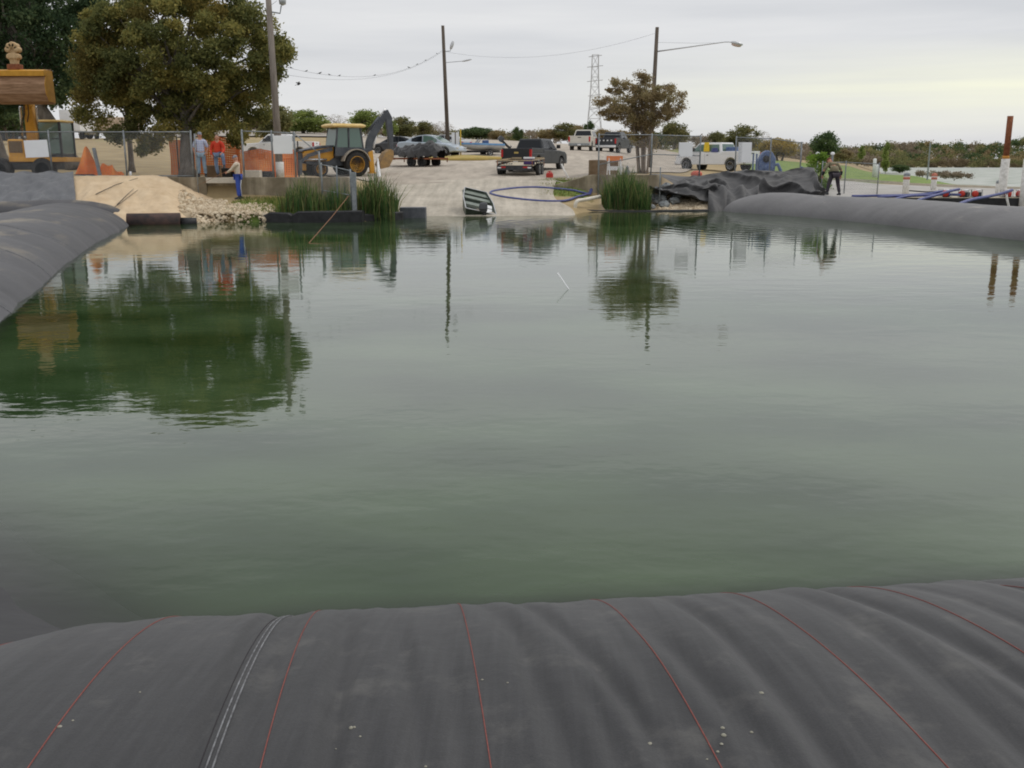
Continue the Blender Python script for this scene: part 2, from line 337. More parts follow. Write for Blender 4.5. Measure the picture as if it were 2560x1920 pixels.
dirt = np.maximum.reduce([poly_mask(-2000, 560, 30, 41.9, .5), poly_mask(-2000, 700, 42, 50, 3) * .8, poly_mask(1480, 2100, 40, 56, 2), poly_mask(600, 960, 46, 62, 4) * .8])
grd = gridmesh('ground', XX, YY, ZZ, {'green': green, 'dirt': dirt})
mg = M('ground_grass_and_dirt', (.27,.20,.10), (.45,.345,.19), .95, .5, .8, 3, lo=.3, hi=.7, bdist=.05)
N = mg.node_tree.nodes; L = mg.node_tree.links; b = N['Principled BSDF']; col = b.inputs['Base Color'].links[0].from_socket
tcn = N['Texture Coordinate']
def mixattr(col, attr, ca, cb, sc):
    n = N.new('ShaderNodeTexNoise'); n.inputs['Scale'].default_value = sc; n.inputs['Detail'].default_value = 6; L.new(tcn.outputs['Object'], n.inputs[0])
    r = ramp(N, [(.3, ca), (.7, cb)]); L.new(n.outputs[0], r.inputs[0])
    a = N.new('ShaderNodeAttribute'); a.attribute_name = attr
    ad = N.new('ShaderNodeMath'); ad.operation = 'MULTIPLY_ADD'; L.new(a.outputs['Fac'], ad.inputs[0]); ad.inputs[1].default_value = 2.2
    n2 = N.new('ShaderNodeTexNoise'); n2.inputs['Scale'].default_value = sc * .7; n2.inputs['Detail'].default_value = 5; L.new(tcn.outputs['Object'], n2.inputs[0])
    sb = N.new('ShaderNodeMath'); sb.operation = 'MULTIPLY_ADD'; L.new(n2.outputs[0], sb.inputs[0]); sb.inputs[1].default_value = -1.6; sb.inputs[2].default_value = .0
    L.new(sb.outputs[0], ad.inputs[2]); ad.use_clamp = True
    mx = N.new('ShaderNodeMixRGB'); L.new(ad.outputs[0], mx.inputs[0]); L.new(col, mx.inputs[1]); L.new(r.outputs[0], mx.inputs[2]); return mx.outputs[0]
col = mixattr(col, 'green', (.11,.19,.04), (.24,.30,.07), 1.2); col = mixattr(col, 'dirt', (.34,.26,.17), (.50,.41,.28), .9)
L.new(col, b.inputs['Base Color'])
struct(link('ground', grd, mg, None, True))
# ---- pond bed + pond water + lake
pb = MB().grid(lambda a, b: (-60 + 120 * a, -25 + 57 * b, -1.6), 4, 4)
struct(pb.build('pond_bed', M('pond_mud', (.07,.08,.04), (.11,.12,.06), .9, 1)))

# ---- tubes (water-filled geotextile dams): shape functions
def resample(pts, step):
    pts = np.array(pts, float)
    # Catmull-Rom then arc-length
    out = []
    for i in range(len(pts) - 1):
        p0 = pts[max(i - 1, 0)]; p1 = pts[i]; p2 = pts[i + 1]; p3 = pts[min(i + 2, len(pts) - 1)]
        for t in np.linspace(0, 1, 24, endpoint=False):
            out.append(.5 * ((2 * p1) + (-p0 + p2) * t + (2 * p0 - 5 * p1 + 4 * p2 - p3) * t * t + (-p0 + 3 * p1 - 3 * p2 + p3) * t**3))
    out.append(pts[-1]); out = np.array(out); s = np.concatenate([[0], np.cumsum(np.linalg.norm(np.diff(out, axis=0), axis=1))])
    n = int(s[-1] / step) + 1; ss = np.linspace(0, s[-1], n)
    return np.stack([np.interp(ss, s, out[:, k]) for k in range(out.shape[1])], -1), ss
class TubeShape:
    """spine (x,y) points, half width a, half height b, top height"""
    def __init__(s, spine, a, b, top, step=.1, cap0=2.0, cap1=2.0, disp=None, off=0.0, sharp=2.0):
        s.p, s.s = resample(spine, step); s.a, s.b, s.top = a, b, top; s.disp = disp
        t = np.gradient(s.p[:, :2], axis=0); t /= np.linalg.norm(t, axis=1)[:, None]; s.n = np.stack([-t[:, 1], t[:, 0]], -1)
        e0 = np.clip(1 - s.s / cap0, 0, 1) if cap0 else 0; e1 = np.clip(1 - (s.s[-1] - s.s) / cap1, 0, 1) if cap1 else 0
        s.k = np.sqrt(np.clip(1 - np.maximum(e0, e1)**sharp, 0.0004, 1)); s.off = off
    def point(s, u, t, lift=0.0):
        """u along (metres), t angle from the crest (+ = spine-left side)"""
        u = np.asarray(u, float) - s.off; t = np.asarray(t, float)
        px = np.interp(u, s.s, s.p[:, 0]); py = np.interp(u, s.s, s.p[:, 1]); nx = np.interp(u, s.s, s.n[:, 0]); ny = np.interp(u, s.s, s.n[:, 1]); k = np.interp(u, s.s, s.k)
        top = np.interp(u, s.s, np.full(len(s.s), s.top) if not callable(s.top) else s.top(s.s))
        h = (s.disp(u + s.off, t) if s.disp else 0) * k + lift
        a = s.a * (.35 + .65 * k) if False else s.a * k
        zc = top - s.b
        return np.stack([px + nx * (a * np.sin(t) + h * np.sin(t)), py + ny * (a * np.sin(t) + h * np.sin(t)), zc + (s.b * k + h) * np.cos(t)], -1)
    def mesh(s, name, mat, parent, nt=90, t0=-PI, t1=PI):
        u = s.s + s.off; t = np.linspace(t0, t1, nt); Uu, Tt = np.meshgrid(u, t, indexing='ij'); Q = s.point(Uu, Tt)
        me = gridmesh(name, Q[..., 0], Q[..., 1], Q[..., 2]); o = link(name, me, mat, parent, True); return o
    def line(s, name, u, t0, t1, r, mat, parent, n=60, lift=.0):
        ts = np.linspace(t0, t1, n); uf = np.array([u(t) if callable(u) else u for t in ts]); Q = s.point(uf, ts, lift)
        return MB().tube([tuple(q) for q in Q], r, 5).build(name, mat, parent, True)
    def height(s, X, Y):
        """z of the upper surface above (X,Y), -9 outside"""
        q = s.p[::max(1, int(.3 / (s.s[1] - s.s[0])))]; kk = np.interp(np.linspace(0, 1, len(q)), np.linspace(0, 1, len(s.k)), s.k)
        D = np.full(X.shape, 1e9); K = np.zeros(X.shape); TP = np.zeros(X.shape); tp = s.top(s.s) if callable(s.top) else np.full(len(s.s), s.top); tpi = np.interp(np.linspace(0, 1, len(q)), np.linspace(0, 1, len(tp)), tp)
        for i in range(len(q)):
            d = np.hypot(X - q[i, 0], Y - q[i, 1]); m = d < D; D[m] = d[m]; K[m] = kk[i]; TP[m] = tpi[i]
        r = D / (s.a * np.maximum(K, .05)); z = TP - s.b + s.b * K * np.sqrt(np.clip(1 - r * r, 0, 1)); return np.where(r < 1, z, -9)
PHI, DD = .1067, 2.288
CRE = [([(-.3,.75),(-.26,.35),(-.24,.0)], .035, .040), ([(-.07,.5),(-.04,.34),(0,.18),(.03,0)], .022, .045), ([(.1,.55),(.12,.26),(.15,.05)], .010, .05),
 ([(1.16,.7),(1.18,.42),(1.18,.17),(1.18,0)], .040, .055), ([(1.96,.95),(1.93,.57),(1.96,.4),(2.02,.1)], .035, .055), ([(2.78,.9),(2.72,.5),(2.75,.1)], .03, .06),
 ([(.49,.8),(.56,.48),(.62,.32),(.68,.17),(.73,.0)], .032, .045), ([(.30,.8),(.38,.45),(.42,.16),(.45,0)], .026, .05), ([(.54,.3),(.58,.1),(.59,0)], .02, .04),
 ([(.90,.45),(.96,.23),(1.02,.05)], .026, .05), ([(-.19,.6),(-.16,.22),(-.14,.0)], .012, .04), ([(-.50,.75),(-.49,.4),(-.49,0)], .030, .045), ([(-.66,.75),(-.65,.3),(-.65,0)], .012, .02),
 ([(1.45,.6),(1.50,.3),(1.53,0)], .014, .06), ([(1.7,.8),(1.72,.4),(1.75,0)], .016, .05), ([(2.3,.8),(2.32,.4),(2.35,0)], .018, .06), ([(.76,.6),(.80,.3),(.84,0)], .010, .05)]
def near_disp(u, t):
    h = (vn(u * 7 + 3, t * 1.1 + 9) - .5) * .014 + (vn(u * 17, t * 1.6 + 2) - .5) * .008 + (vn(u * 41, t * 2.2 + 5) - .5) * .003 + (vn(u * 1.3 + 11, t * .8) - .5) * .03
    for pts, dep, w in CRE:
        tt = [p[1] for p in pts][::-1]; uc = np.interp(t, tt, [p[0] for p in pts][::-1]); fade = np.clip((tt[-1] + .12 - t) / .25, 0, 1) * np.clip((t + .5) / .4, 0, 1)
        h = h - dep * .8 * fade * np.exp(-((u - uc) / w)**2) + dep * .36 * fade * np.exp(-((u - uc + w * 2.0) / (w * 1.2))**2)
    h = h - .030 * np.exp(-((u + .60) / .075)**2) + .006 * np.exp(-((u + .585) / .018)**4)          # raised flap of the sewn joint
    return h
def nsp(u): return (u * math.cos(PHI) - DD * math.sin(PHI), u * math.sin(PHI) + DD * math.cos(PHI))
near = TubeShape([nsp(-2.75), nsp(1), nsp(8), nsp(14), nsp(19)], 2.741, 1.217, .6915, step=.012, cap0=1.5, cap1=2, disp=near_disp, off=-2.75, sharp=2.2)
DAM = 'dark geotextile dam tubes round the pond'
tn = thing('geotextile_tube', 'dark grey water-filled fabric tube with red stitched lines along the bottom foreground', 'dam tube')
near.mesh('fabric_skin', m_geo, tn, nt=230, t0=-1.2, t1=1.9)
for u0 in (-1.73, -1.09, -.44, .203, .848, 1.492, 2.136, 2.78, 3.43, 4.07):
    near.line('red_seam', u0, -.3, 1.5, .0022, m_stitch, tn, 120, .0012)
for du in (-.010, .010): near.line('joint_stitching', -.585 + du, -.3, 1.4, .0034, m_stitchg, tn, 120, .0012)
near.line('joint_stitching', -.62, -.3, 1.4, .0016, m_stitchd, tn, 120, .001)
rn = random.Random(3); m_mud = M('dried_mud', (.22,.21,.16), (.38,.37,.31), .9, 40)
specks = [(-.2,.15,.012),(-.19,.15,.008),(-.17,.13,.006),(-.24,.12,.005),(.68,.09,.012),(1.1,.17,.010),(-1.08,.19,.010),(-1.05,.2,.006),(.9,.085,.012),(.91,.1,.010),(.88,.07,.008),(.86,.06,.007),(.22,.26,.007),(.3,.24,.005),(1.0,.1,.008),(.02,.07,.006),(-.9,.27,.006),(-.22,.03,.006),(.79,.03,.008),(.82,.05,.006)]
for u, t, r in specks:
    r *= .75; o = MB().ell((0, 0, 0), (r, r * rn.uniform(.6, 1.2), r * .4), 7, 4).build('mud_crumb', m_mud, None, True)
    o.location = near.point(u, t, .001); o.rotation_euler = (0, 0, rn.uniform(0, 3)); tag(o, 'small pale crumb of dried mud on the near fabric tube', 'mud crumb', 'crumbs of dried mud on the near tube')

def left_disp(u, t): return (vn(u * .9, t * 1.5 + 4) - .5) * .10 + (vn(u * 3, t * 2) - .5) * .03
ltop = lambda s: np.interp(s, [0, 3, 6, 12, 20, 60], [.24, .24, .16, .48, .78, .80])
left = TubeShape([(-.9, 1.0), (-2.5, 3.0), (-3.9, 4.35), (-7.0, 7.7), (-10.1, 15.2), (-13.2, 25), (-15.4, 33.5), (-16.3, 37.4)], 2.3, 1.12, ltop, step=.12, cap0=1.5, cap1=2.8, disp=left_disp)
tl = thing('geotextile_tube', 'grey dusty fabric tube curving along the left edge of the pond', 'dam tube')
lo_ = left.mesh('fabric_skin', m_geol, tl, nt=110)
def paint_falloff(m, y0, y1, c):
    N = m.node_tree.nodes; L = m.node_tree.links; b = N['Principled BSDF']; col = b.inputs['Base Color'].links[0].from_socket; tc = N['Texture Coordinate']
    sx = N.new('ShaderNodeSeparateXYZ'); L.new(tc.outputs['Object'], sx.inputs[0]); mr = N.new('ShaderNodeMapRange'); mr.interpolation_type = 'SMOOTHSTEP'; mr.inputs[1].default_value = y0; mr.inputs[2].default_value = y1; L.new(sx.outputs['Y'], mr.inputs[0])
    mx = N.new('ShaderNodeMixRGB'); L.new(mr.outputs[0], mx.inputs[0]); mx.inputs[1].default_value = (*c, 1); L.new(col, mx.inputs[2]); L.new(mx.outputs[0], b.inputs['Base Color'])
paint_falloff(m_geol, 6, 14, (.024, .024, .026))          # near end is low and dust-free; its colour is darkened to imitate light falloff
for u0 in (6.5, 12.0, 16.5, 21.5, 26.5): left.line('pale_seam', u0, -1.35, 1.3, .008, m_stitchg, tl, 60, .004)
left.line('red_seam', 2.9, -1.3, 1.3, .0022, m_stitch, tl, 60, .002)
rear = TubeShape([(-26, 34.5), (-20, 36.0), (-16.6, 37.3), (-14.6, 37.55)], .85, .55, .83, step=.12, cap0=.5, cap1=2.6, disp=left_disp)
tr_ = thing('geotextile_tube', 'slim grey fabric roll behind the left tube at the foot of the limestone heap', 'dam tube')
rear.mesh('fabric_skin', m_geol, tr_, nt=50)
def right_disp(u, t): return (vn(u * .5 + 3, t * 1.2 + 1) - .5) * .10 + (vn(u * 2.4, t * 2) - .5) * .02
right = TubeShape([(27, 8), (22, 17.5), (18.5, 25), (17.0, 30), (16.1, 34.5), (15.0, 39), (13.0, 43.6), (10.4, 47.4)], 2.3, 1.1, .82, step=.12, cap0=1, cap1=2.8, disp=right_disp)
trr = thing('geotextile_tube', 'pale grey smooth fabric tube crossing behind the water at the right', 'dam tube')
right.mesh('fabric_skin', m_geor, trr, nt=100)
for u0 in (19.3, 21.6): right.line('dark_seam', u0, -.6, 1.25, .014, m_stitchd, trr, 60, .004)
# ---- pond water
gx = np.unique(np.concatenate([np.arange(-60, -14, 2), np.arange(-14, 0, .22), np.arange(0, 16, .5), np.arange(16, 60, 2)])); gy = np.unique(np.concatenate([np.arange(-25, 2, 2), np.arange(2, 14, .22), np.arange(14, 34, .6), np.arange(34, 46.3, .3)]))
GX, GY = np.meshgrid(gx, gy, indexing='ij')
bed = np.where(GY > 31, zt(GX, GY), -1.6); bed = np.maximum.reduce([bed, left.height(GX, GY), near.height(GX, GY)])
dep = np.maximum(-bed, 0)
wm = gridmesh('pond_water', GX, GY, GX * 0, {'clear': np.exp(-dep / .30)})
def watermat(name, body, rings=False, amp=1.0, clear=True, rough=.03):
    m = bpy.data.materials.new(name); m.use_nodes = True; N = m.node_tree.nodes; L = m.node_tree.links; b = N['Principled BSDF']
    b.inputs['Base Color'].default_value = (*body, 1); b.inputs['Roughness'].default_value = rough; b.inputs['IOR'].default_value = 1.36; b.inputs['Specular IOR Level'].default_value = .5
    tc = N.new('ShaderNodeTexCoord')
    def noise(scale, stretch, detail=2):
        mp = N.new('ShaderNodeMapping'); mp.inputs['Scale'].default_value = stretch; L.new(tc.outputs['Object'], mp.inputs[0])
        n = N.new('ShaderNodeTexNoise'); n.inputs['Scale'].default_value = scale; n.inputs['Detail'].default_value = detail; n.inputs['Roughness'].default_value = .45; L.new(mp.outputs[0], n.inputs[0]); return n.outputs[0]
    bp = N.new('ShaderNodeBump'); bp.inputs['Strength'].default_value = 1; bp.inputs['Distance'].default_value = .0042 * amp; L.new(noise(1.5, (.75, 1.3, 1), 2), bp.inputs['Height'])
    bp2 = N.new('ShaderNodeBump'); bp2.inputs['Strength'].default_value = 1; bp2.inputs['Distance'].default_value = .0011 * amp; L.new(noise(7, (.8, 1.2, 1), 2), bp2.inputs['Height']); L.new(bp.outputs[0], bp2.inputs['Normal'])
    last = bp2
    if rings:
        for (cx, cy, sc_, rad, amp2) in ((13.5, 37.5, 1.25, 9, .0045), (-5.5, 40.5, 1.5, 6, .004), (4.5, 43, 1.1, 5, .004)):
            mp = N.new('ShaderNodeMapping'); mp.inputs['Location'].default_value = (-cx, -cy, 0); L.new(tc.outputs['Object'], mp.inputs[0])
            w = N.new('ShaderNodeTexWave'); w.wave_type = 'RINGS'; w.rings_direction = 'Z'; w.inputs['Scale'].default_value = sc_ * .35; w.inputs['Distortion'].default_value = 1.2; w.inputs['Detail Scale'].default_value = .4; L.new(mp.outputs[0], w.inputs[0])
            ln = N.new('ShaderNodeVectorMath'); ln.operation = 'LENGTH'; L.new(mp.outputs[0], ln.inputs[0])
            mr = N.new('ShaderNodeMapRange'); mr.inputs[1].default_value = 2; mr.inputs[2].default_value = rad * 1.6; mr.inputs[3].default_value = 1; mr.inputs[4].default_value = 0; L.new(ln.outputs['Value'], mr.inputs[0])
            mu = N.new('ShaderNodeMath'); mu.operation = 'MULTIPLY'; L.new(w.outputs[1], mu.inputs[0]); L.new(mr.outputs[0], mu.inputs[1])
            b3 = N.new('ShaderNodeBump'); b3.inputs['Distance'].default_value = amp2; L.new(mu.outputs[0], b3.inputs['Height']); L.new(last.outputs[0], b3.inputs['Normal']); last = b3
    L.new(last.outputs[0], b.inputs['Normal'])
    # faint clouds of suspended silt
    sn = noise(.35, (1, 1.6, 1), 4); sr = ramp(N, [(.35, (body[0] * .55, body[1] * .68, body[2] * .5)), (.68, tuple(c * 1.5 for c in body))]); L.new(sn, sr.inputs[0]); L.new(sr.outputs[0], b.inputs['Base Color'])
    if clear:
        a = N.new('ShaderNodeAttribute'); a.attribute_name = 'clear'
        tr = N.new('ShaderNodeBsdfTransparent'); tr.inputs[0].default_value = (.88, .91, .84, 1)
        gl = N.new('ShaderNodeBsdfGlossy'); gl.inputs['Roughness'].default_value = .03; L.new(last.outputs[0], gl.inputs['Normal'])
        fr = N.new('ShaderNodeFresnel'); fr.inputs[0].default_value = 1.333; L.new(last.outputs[0], fr.inputs['Normal'])
        m1 = N.new('ShaderNodeMixShader'); L.new(fr.outputs[0], m1.inputs[0]); L.new(tr.outputs[0], m1.inputs[1]); L.new(gl.outputs[0], m1.inputs[2])
        m2 = N.new('ShaderNodeMixShader'); L.new(a.outputs['Fac'], m2.inputs[0]); L.new(b.outputs[0], m2.inputs[1]); L.new(m1.outputs[0], m2.inputs[2]); L.new(m2.outputs[0], N['Material Output'].inputs[0])
    return m
struct(link('pond_water', wm, watermat('green_pond_water', (.037,.062,.026), True), None, True))
struct(MB().grid(lambda a, b: (18 + 700 * a, 58 + 240 * b, 0), 2, 2).build('lake_water', watermat('lake_water', (.34,.34,.32), False, .6, False, .42)))

# ---- paved sheets that follow the ground
def sheet(name, left_pts, right_pts, mat, n=40, m=60, lift=.03):
    a, _ = resample(left_pts, 1e9 if False else .5); b, _ = resample(right_pts, .5)
    ia = np.linspace(0, 1, n + 1)
    A = np.stack([np.interp(ia, np.linspace(0, 1, len(a)), a[:, k]) for k in (0, 1)], -1); Bq = np.stack([np.interp(ia, np.linspace(0, 1, len(b)), b[:, k]) for k in (0, 1)], -1)
    t = np.linspace(0, 1, m + 1)[None, :, None]; Q = A[:, None, :] * (1 - t) + Bq[:, None, :] * t
    Z = zt(Q[..., 0], Q[..., 1]) + (fbm(Q[..., 0] * .35, Q[..., 1] * .35) - .5) * np.clip((Q[..., 1] - 40) / 60, .05, .5) * .25 + lift + np.clip((Q[..., 1] - 60) / 60, 0, 1) * .08
    return struct(link(name, gridmesh(name, Q[..., 0], Q[..., 1], Z), mat, None, True))
def overlay(m, scale, stretch, lo, hi, c0, c1, detail=6, rot=0):
    N = m.node_tree.nodes; L = m.node_tree.links; b = N['Principled BSDF']; col = b.inputs['Base Color'].links[0].from_socket
    tc = N['Texture Coordinate']; mp = N.new('ShaderNodeMapping'); mp.inputs['Scale'].default_value = stretch; mp.inputs['Rotation'].default_value = (0, 0, rot); L.new(tc.outputs['Object'], mp.inputs[0])
    n = N.new('ShaderNodeTexNoise'); n.inputs['Scale'].default_value = scale; n.inputs['Detail'].default_value = detail; n.inputs['Roughness'].default_value = .65; L.new(mp.outputs[0], n.inputs[0])
    r = ramp(N, [(lo, c0), (hi, c1)]); L.new(n.outputs[0], r.inputs[0]); mx = N.new('ShaderNodeMixRGB'); mx.blend_type = 'MULTIPLY'; mx.inputs[0].default_value = 1; L.new(col, mx.inputs[1]); L.new(r.outputs[0], mx.inputs[2]); L.new(mx.outputs[0], b.inputs['Base Color'])
def C2(px, Y): x = (px - 1280) / 2523 * Y; return (x, Y)
m_lot = M('worn_parking_surface', (.42,.365,.30), (.53,.47,.39), .95, .18, .3, 12, lo=.3, hi=.7, stretch=(1,.5,1))
m_ramp = M('ramp_concrete', (.42,.375,.305), (.60,.545,.46), .9, .6, .3, 8, lo=.3, hi=.7, stretch=(.5,1,1))
overlay(m_ramp, 1, (2.6, .22, 1), .38, .62, (.80,.80,.79), (1.05,1.05,1.05), rot=.1); overlay(m_ramp, 5, (1,1,1), .35, .7, (.86,.85,.83), (1.06,1.06,1.06)); overlay(m_lot, .9, (1.6,.3,1), .38, .62, (.80,.795,.79), (1.06,1.06,1.06), rot=-.4); overlay(m_lot, 4, (1,1,1), .35, .7, (.88,.87,.86), (1.05,1.05,1.05))
sheet('parking_lot', [C2(900, 50.5), C2(830, 56), C2(790, 62), C2(820, 75), C2(850, 100), C2(860, 152)], [C2(1470, 52.5), C2(1520, 56), C2(1700, 62), C2(1730, 80), C2(1700, 110), C2(1640, 150)], m_lot, 90, 90, .05)
sheet('boat_ramp', [C2(985, 36), C2(978, 42), C2(960, 46), C2(915, 52.5)], [C2(1440, 36), C2(1438, 43), C2(1385, 47.5), C2(1400, 55)], m_ramp, 50, 50, .046)
sheet('road', [C2(440, 142), C2(600, 142), C2(860, 142), C2(1100, 145)], [C2(440, 172), C2(600, 178), C2(860, 172), C2(1100, 165)], M('road_surface', (.33,.29,.25), (.40,.36,.31), .95, .2), 60, 20, .1)
sheet('pavement', [C2(1860, 50), C2(2090, 46.8), C2(2300, 46.5), C2(2700, 47)], [C2(1860, 62), C2(2100, 62), C2(2300, 56.5), C2(2700, 55.5)], M('pale_pavement', (.36,.34,.31), (.46,.44,.41), .9, .5), 60, 16, .03)
# kerb between the pavement and the grass spit
kb = MB(); cps = [C2(2040, 63.5), C2(2130, 62), C2(2230, 59.5), C2(2290, 57.2), C2(2360, 56.9), C2(2480, 56.3), C2(2700, 55.8)]; kp, _ = resample(cps, 1)
for i in range(len(kp) - 1):
    a, c = kp[i], kp[i + 1]; za = zg(*a); zc_ = zg(*c)
    kb.loft([[Vector((a[0], a[1] - .15, za - .1)), Vector((a[0], a[1] + .25, za - .1)), Vector((a[0], a[1] + .25, za + .14)), Vector((a[0], a[1] - .15, za + .14))], [Vector((c[0], c[1] - .15, zc_ - .1)), Vector((c[0], c[1] + .25, zc_ - .1)), Vector((c[0], c[1] + .25, zc_ + .14)), Vector((c[0], c[1] - .15, zc_ + .14))]], False)
struct(kb.build('kerb', m_concw))
# dry grass island on the lot
isl = MB(); c0 = T(1150, 400); ip = []
for k in range(40):
    a = 2 * PI * k / 40; ip.append((c0.x + 3.1 * math.cos(a) * (1 + .1 * math.sin(3 * a)), c0.y + 1.6 * math.sin(a)))
ring0 = [Vector((x, y, zg(x, y) + .02)) for x, y in ip]; ring1 = [Vector((x, y, zg(x, y) + .2)) for x, y in ip]; ring2 = [Vector((c0.x + (x - c0.x) * .5, c0.y + (y - c0.y) * .5, zg(x, y) + .27)) for x, y in ip]
isl.loft([ring0, ring1, ring2]); struct(isl.build('traffic_island', M('island_dry_grass', (.48,.33,.10), (.36,.30,.10), .95, 1.5, .8, 14), None, True))

# ================================================================== WALLS, HEAPS, EDGES
def X(px, Y, z=1.5): return P(px, 395 + (H - z) * 2523 / Y, Y).x
zw = P(700, 443, 42.1).z
def stains(m): overlay(m, 1, (1.7, 1.7, .16), .42, .60, (.62,.60,.56), (1.05,1.05,1.05)); overlay(m, 3, (1,1,1), .35, .6, (.82,.81,.78), (1.04,1.04,1.04))
stains(m_conc)
wl = MB(); wl.box(-30, X(516, 42), 41.95, 42.3, .1, zw); wl.box(X(591, 42), X(872, 42), 41.95, 42.3, .1, zw); wl.box(X(516, 42), X(591, 42), 42.12, 42.298, .1, zw - .02)
tag(wl.build('retaining_wall', m_conc, None, bevel=.02), 'long stained concrete retaining wall left of the boat ramp', 'wall')
zr = P(1560, 437, 50).z
wr = MB(); wr.box(X(1478, 50), X(1655, 50), 49.95, 50.25, .1, zr)
wr.prism([(X(1478, 50), zr), (X(1478, 50), .1), (X(1385, 50), .3), (X(1385, 50), zg(X(1385, 50), 49.95) + .12)], 49.95, 50.25)
tag(wr.build('retaining_wall', m_conc, None, bevel=.02), 'short concrete retaining wall with sloping end right of the boat ramp', 'wall')
o = MB().box(-.75, .75, -.3, .3, 0, .85).build('concrete_block', M('brown_block', (.16,.105,.06), (.25,.18,.12), .9, 2), None, bevel=.04); p = B(1508, 52.6); o.location = (p.x, p.y, p.z - .1); tag(o, 'brown weathered block standing behind the sloping wall end right of the ramp', 'block')
o = MB().box(X(519, 42), X(590, 42), 41.75, 42.11, zw - .24, zw - .02).build('plank', m_concw, None, bevel=.01); tag(o, 'pale plank set across the notch in the left retaining wall', 'plank')
# limestone heap
def heapz(x, y):
    x = np.asarray(x, float); y = np.asarray(y, float); px = x / y * 2523 + 1280
    top = np.interp(px, [-900, -100, 380, 410, 430, 480, 540, 575], [1.58, 1.6, 1.64, 1.6, 1.45, 1.0, .62, .3])
    foot = np.interp(px, [-900, 300, 480, 560], [36.2, 36.3, 36.7, 37.6]); crest = np.interp(px, [-900, 300, 420, 560], [39.6, 40.3, 41.2, 41.6])
    t = np.clip((y - foot) / (crest - foot), 0, 1); t = t**.85
    z = -.15 + (top + .15) * t + (fbm(x * 1.3, y * 1.3) - .5) * .42 * np.sin(PI * np.clip(t, 0, 1))**.6 + (fbm(x * 5, y * 5) - .5) * .12
    return z
hx, hy = np.meshgrid(np.linspace(-21.5, X(575, 40), 240), np.linspace(36, 41.94, 70), indexing='ij')
tag(link('limestone_heap', gridmesh('limestone_heap', hx, hy, heapz(hx, hy)), m_dirtw, None, True), 'heap of pale tan limestone dirt against the left retaining wall', 'dirt heap')
# grey tarpaulin over the heap
def tarpq(a, b):
    y = 36.3 + 5.6 * b; x = X(-60, y) + (X(185, y) - X(-60, y)) * a; z = float(heapz(x, y)) if b < .97 else 1.66
    return (x, y, z + .10 + .05 * math.sin(a * 23 + b * 9) * math.sin(b * 14) + .06 * float(fbm(a * 6, b * 10)))
o = MB().grid(tarpq, 90, 50).build('tarpaulin', m_tarpl, None, True); so_ = o.modifiers.new('thick', 'SOLIDIFY'); so_.thickness = .02; tag(o, 'wrinkled grey tarpaulin lying over the left end of the limestone heap', 'tarpaulin')
# rubble at the foot of heap and by the right bank
def rubble(name, label, pts, n, r0, r1, mat, seed, zf):
    g = random.Random(seed); mb = MB()
    for _ in range(n):
        (x0, x1, y0, y1) = g.choice(pts); y = g.uniform(y0, y1); px = g.uniform(x0, x1); x = (px - 1280) / 2523 * y; r = g.uniform(r0, r1) * g.choice((1, 1, .6, 1.4)); z = zf(x, y)
        rot = Matrix.Rotation(g.uniform(0, 6), 3, 'Z') @ Matrix.Rotation(g.uniform(0, 1), 3, 'X'); k = len(mb.v)
        mb.ell((x, y, z + r * .2), (r, r * g.uniform(.6, 1), r * g.uniform(.5, .8)), 6, 4, rot)
        for i in range(k, len(mb.v)): v = mb.v[i]; j = r * .22; mb.v[i] = (v[0] + g.uniform(-j, j), v[1] + g.uniform(-j, j), v[2] + g.uniform(-j, j))
    return stuff(mb.build(name, mat), label, 'rubble')
rubble('limestone_rubble', 'loose pale limestone rubble at the foot of the heap by the water', [(470, 560, 36.6, 38.6), (480, 640, 37, 39.2), (560, 680, 37.6, 39.6), (440, 560, 38, 40.5)], 2200, .03, .095, m_rock, 4, lambda x, y: max(zg(x, y), float(heapz(x, y)) if x < X(575, y) else -9))
rubble('limestone_rubble', 'pale gravel bank below the black tarpaulin right of the ramp', [(1650, 1790, 45.7, 47.5), (1655, 1760, 46, 49)], 1500, .035, .09, m_rock, 6, lambda x, y: zg(x, y))
g = random.Random(8)
for k in range(26):
    px = g.uniform(1625, 1690); Y = g.uniform(45.8, 49.5); p = B(px, Y); r = g.uniform(.12, .3); mb = MB().ell((0, 0, 0), (r, r * .8, r * .65), 8, 6)
    mb.v = [(a + g.uniform(-.2, .2) * r, b_ + g.uniform(-.2, .2) * r, c + g.uniform(-.2, .2) * r) for a, b_, c in mb.v]
    o = mb.build('boulder', m_rockg, None); o.location = (p.x, p.y, p.z + r * .45 + (Y - 45.8) * .08); tag(o, 'grey boulder in the rock pile between the reeds and the black tarpaulin', 'rock', 'grey boulders left of the black tarpaulin')
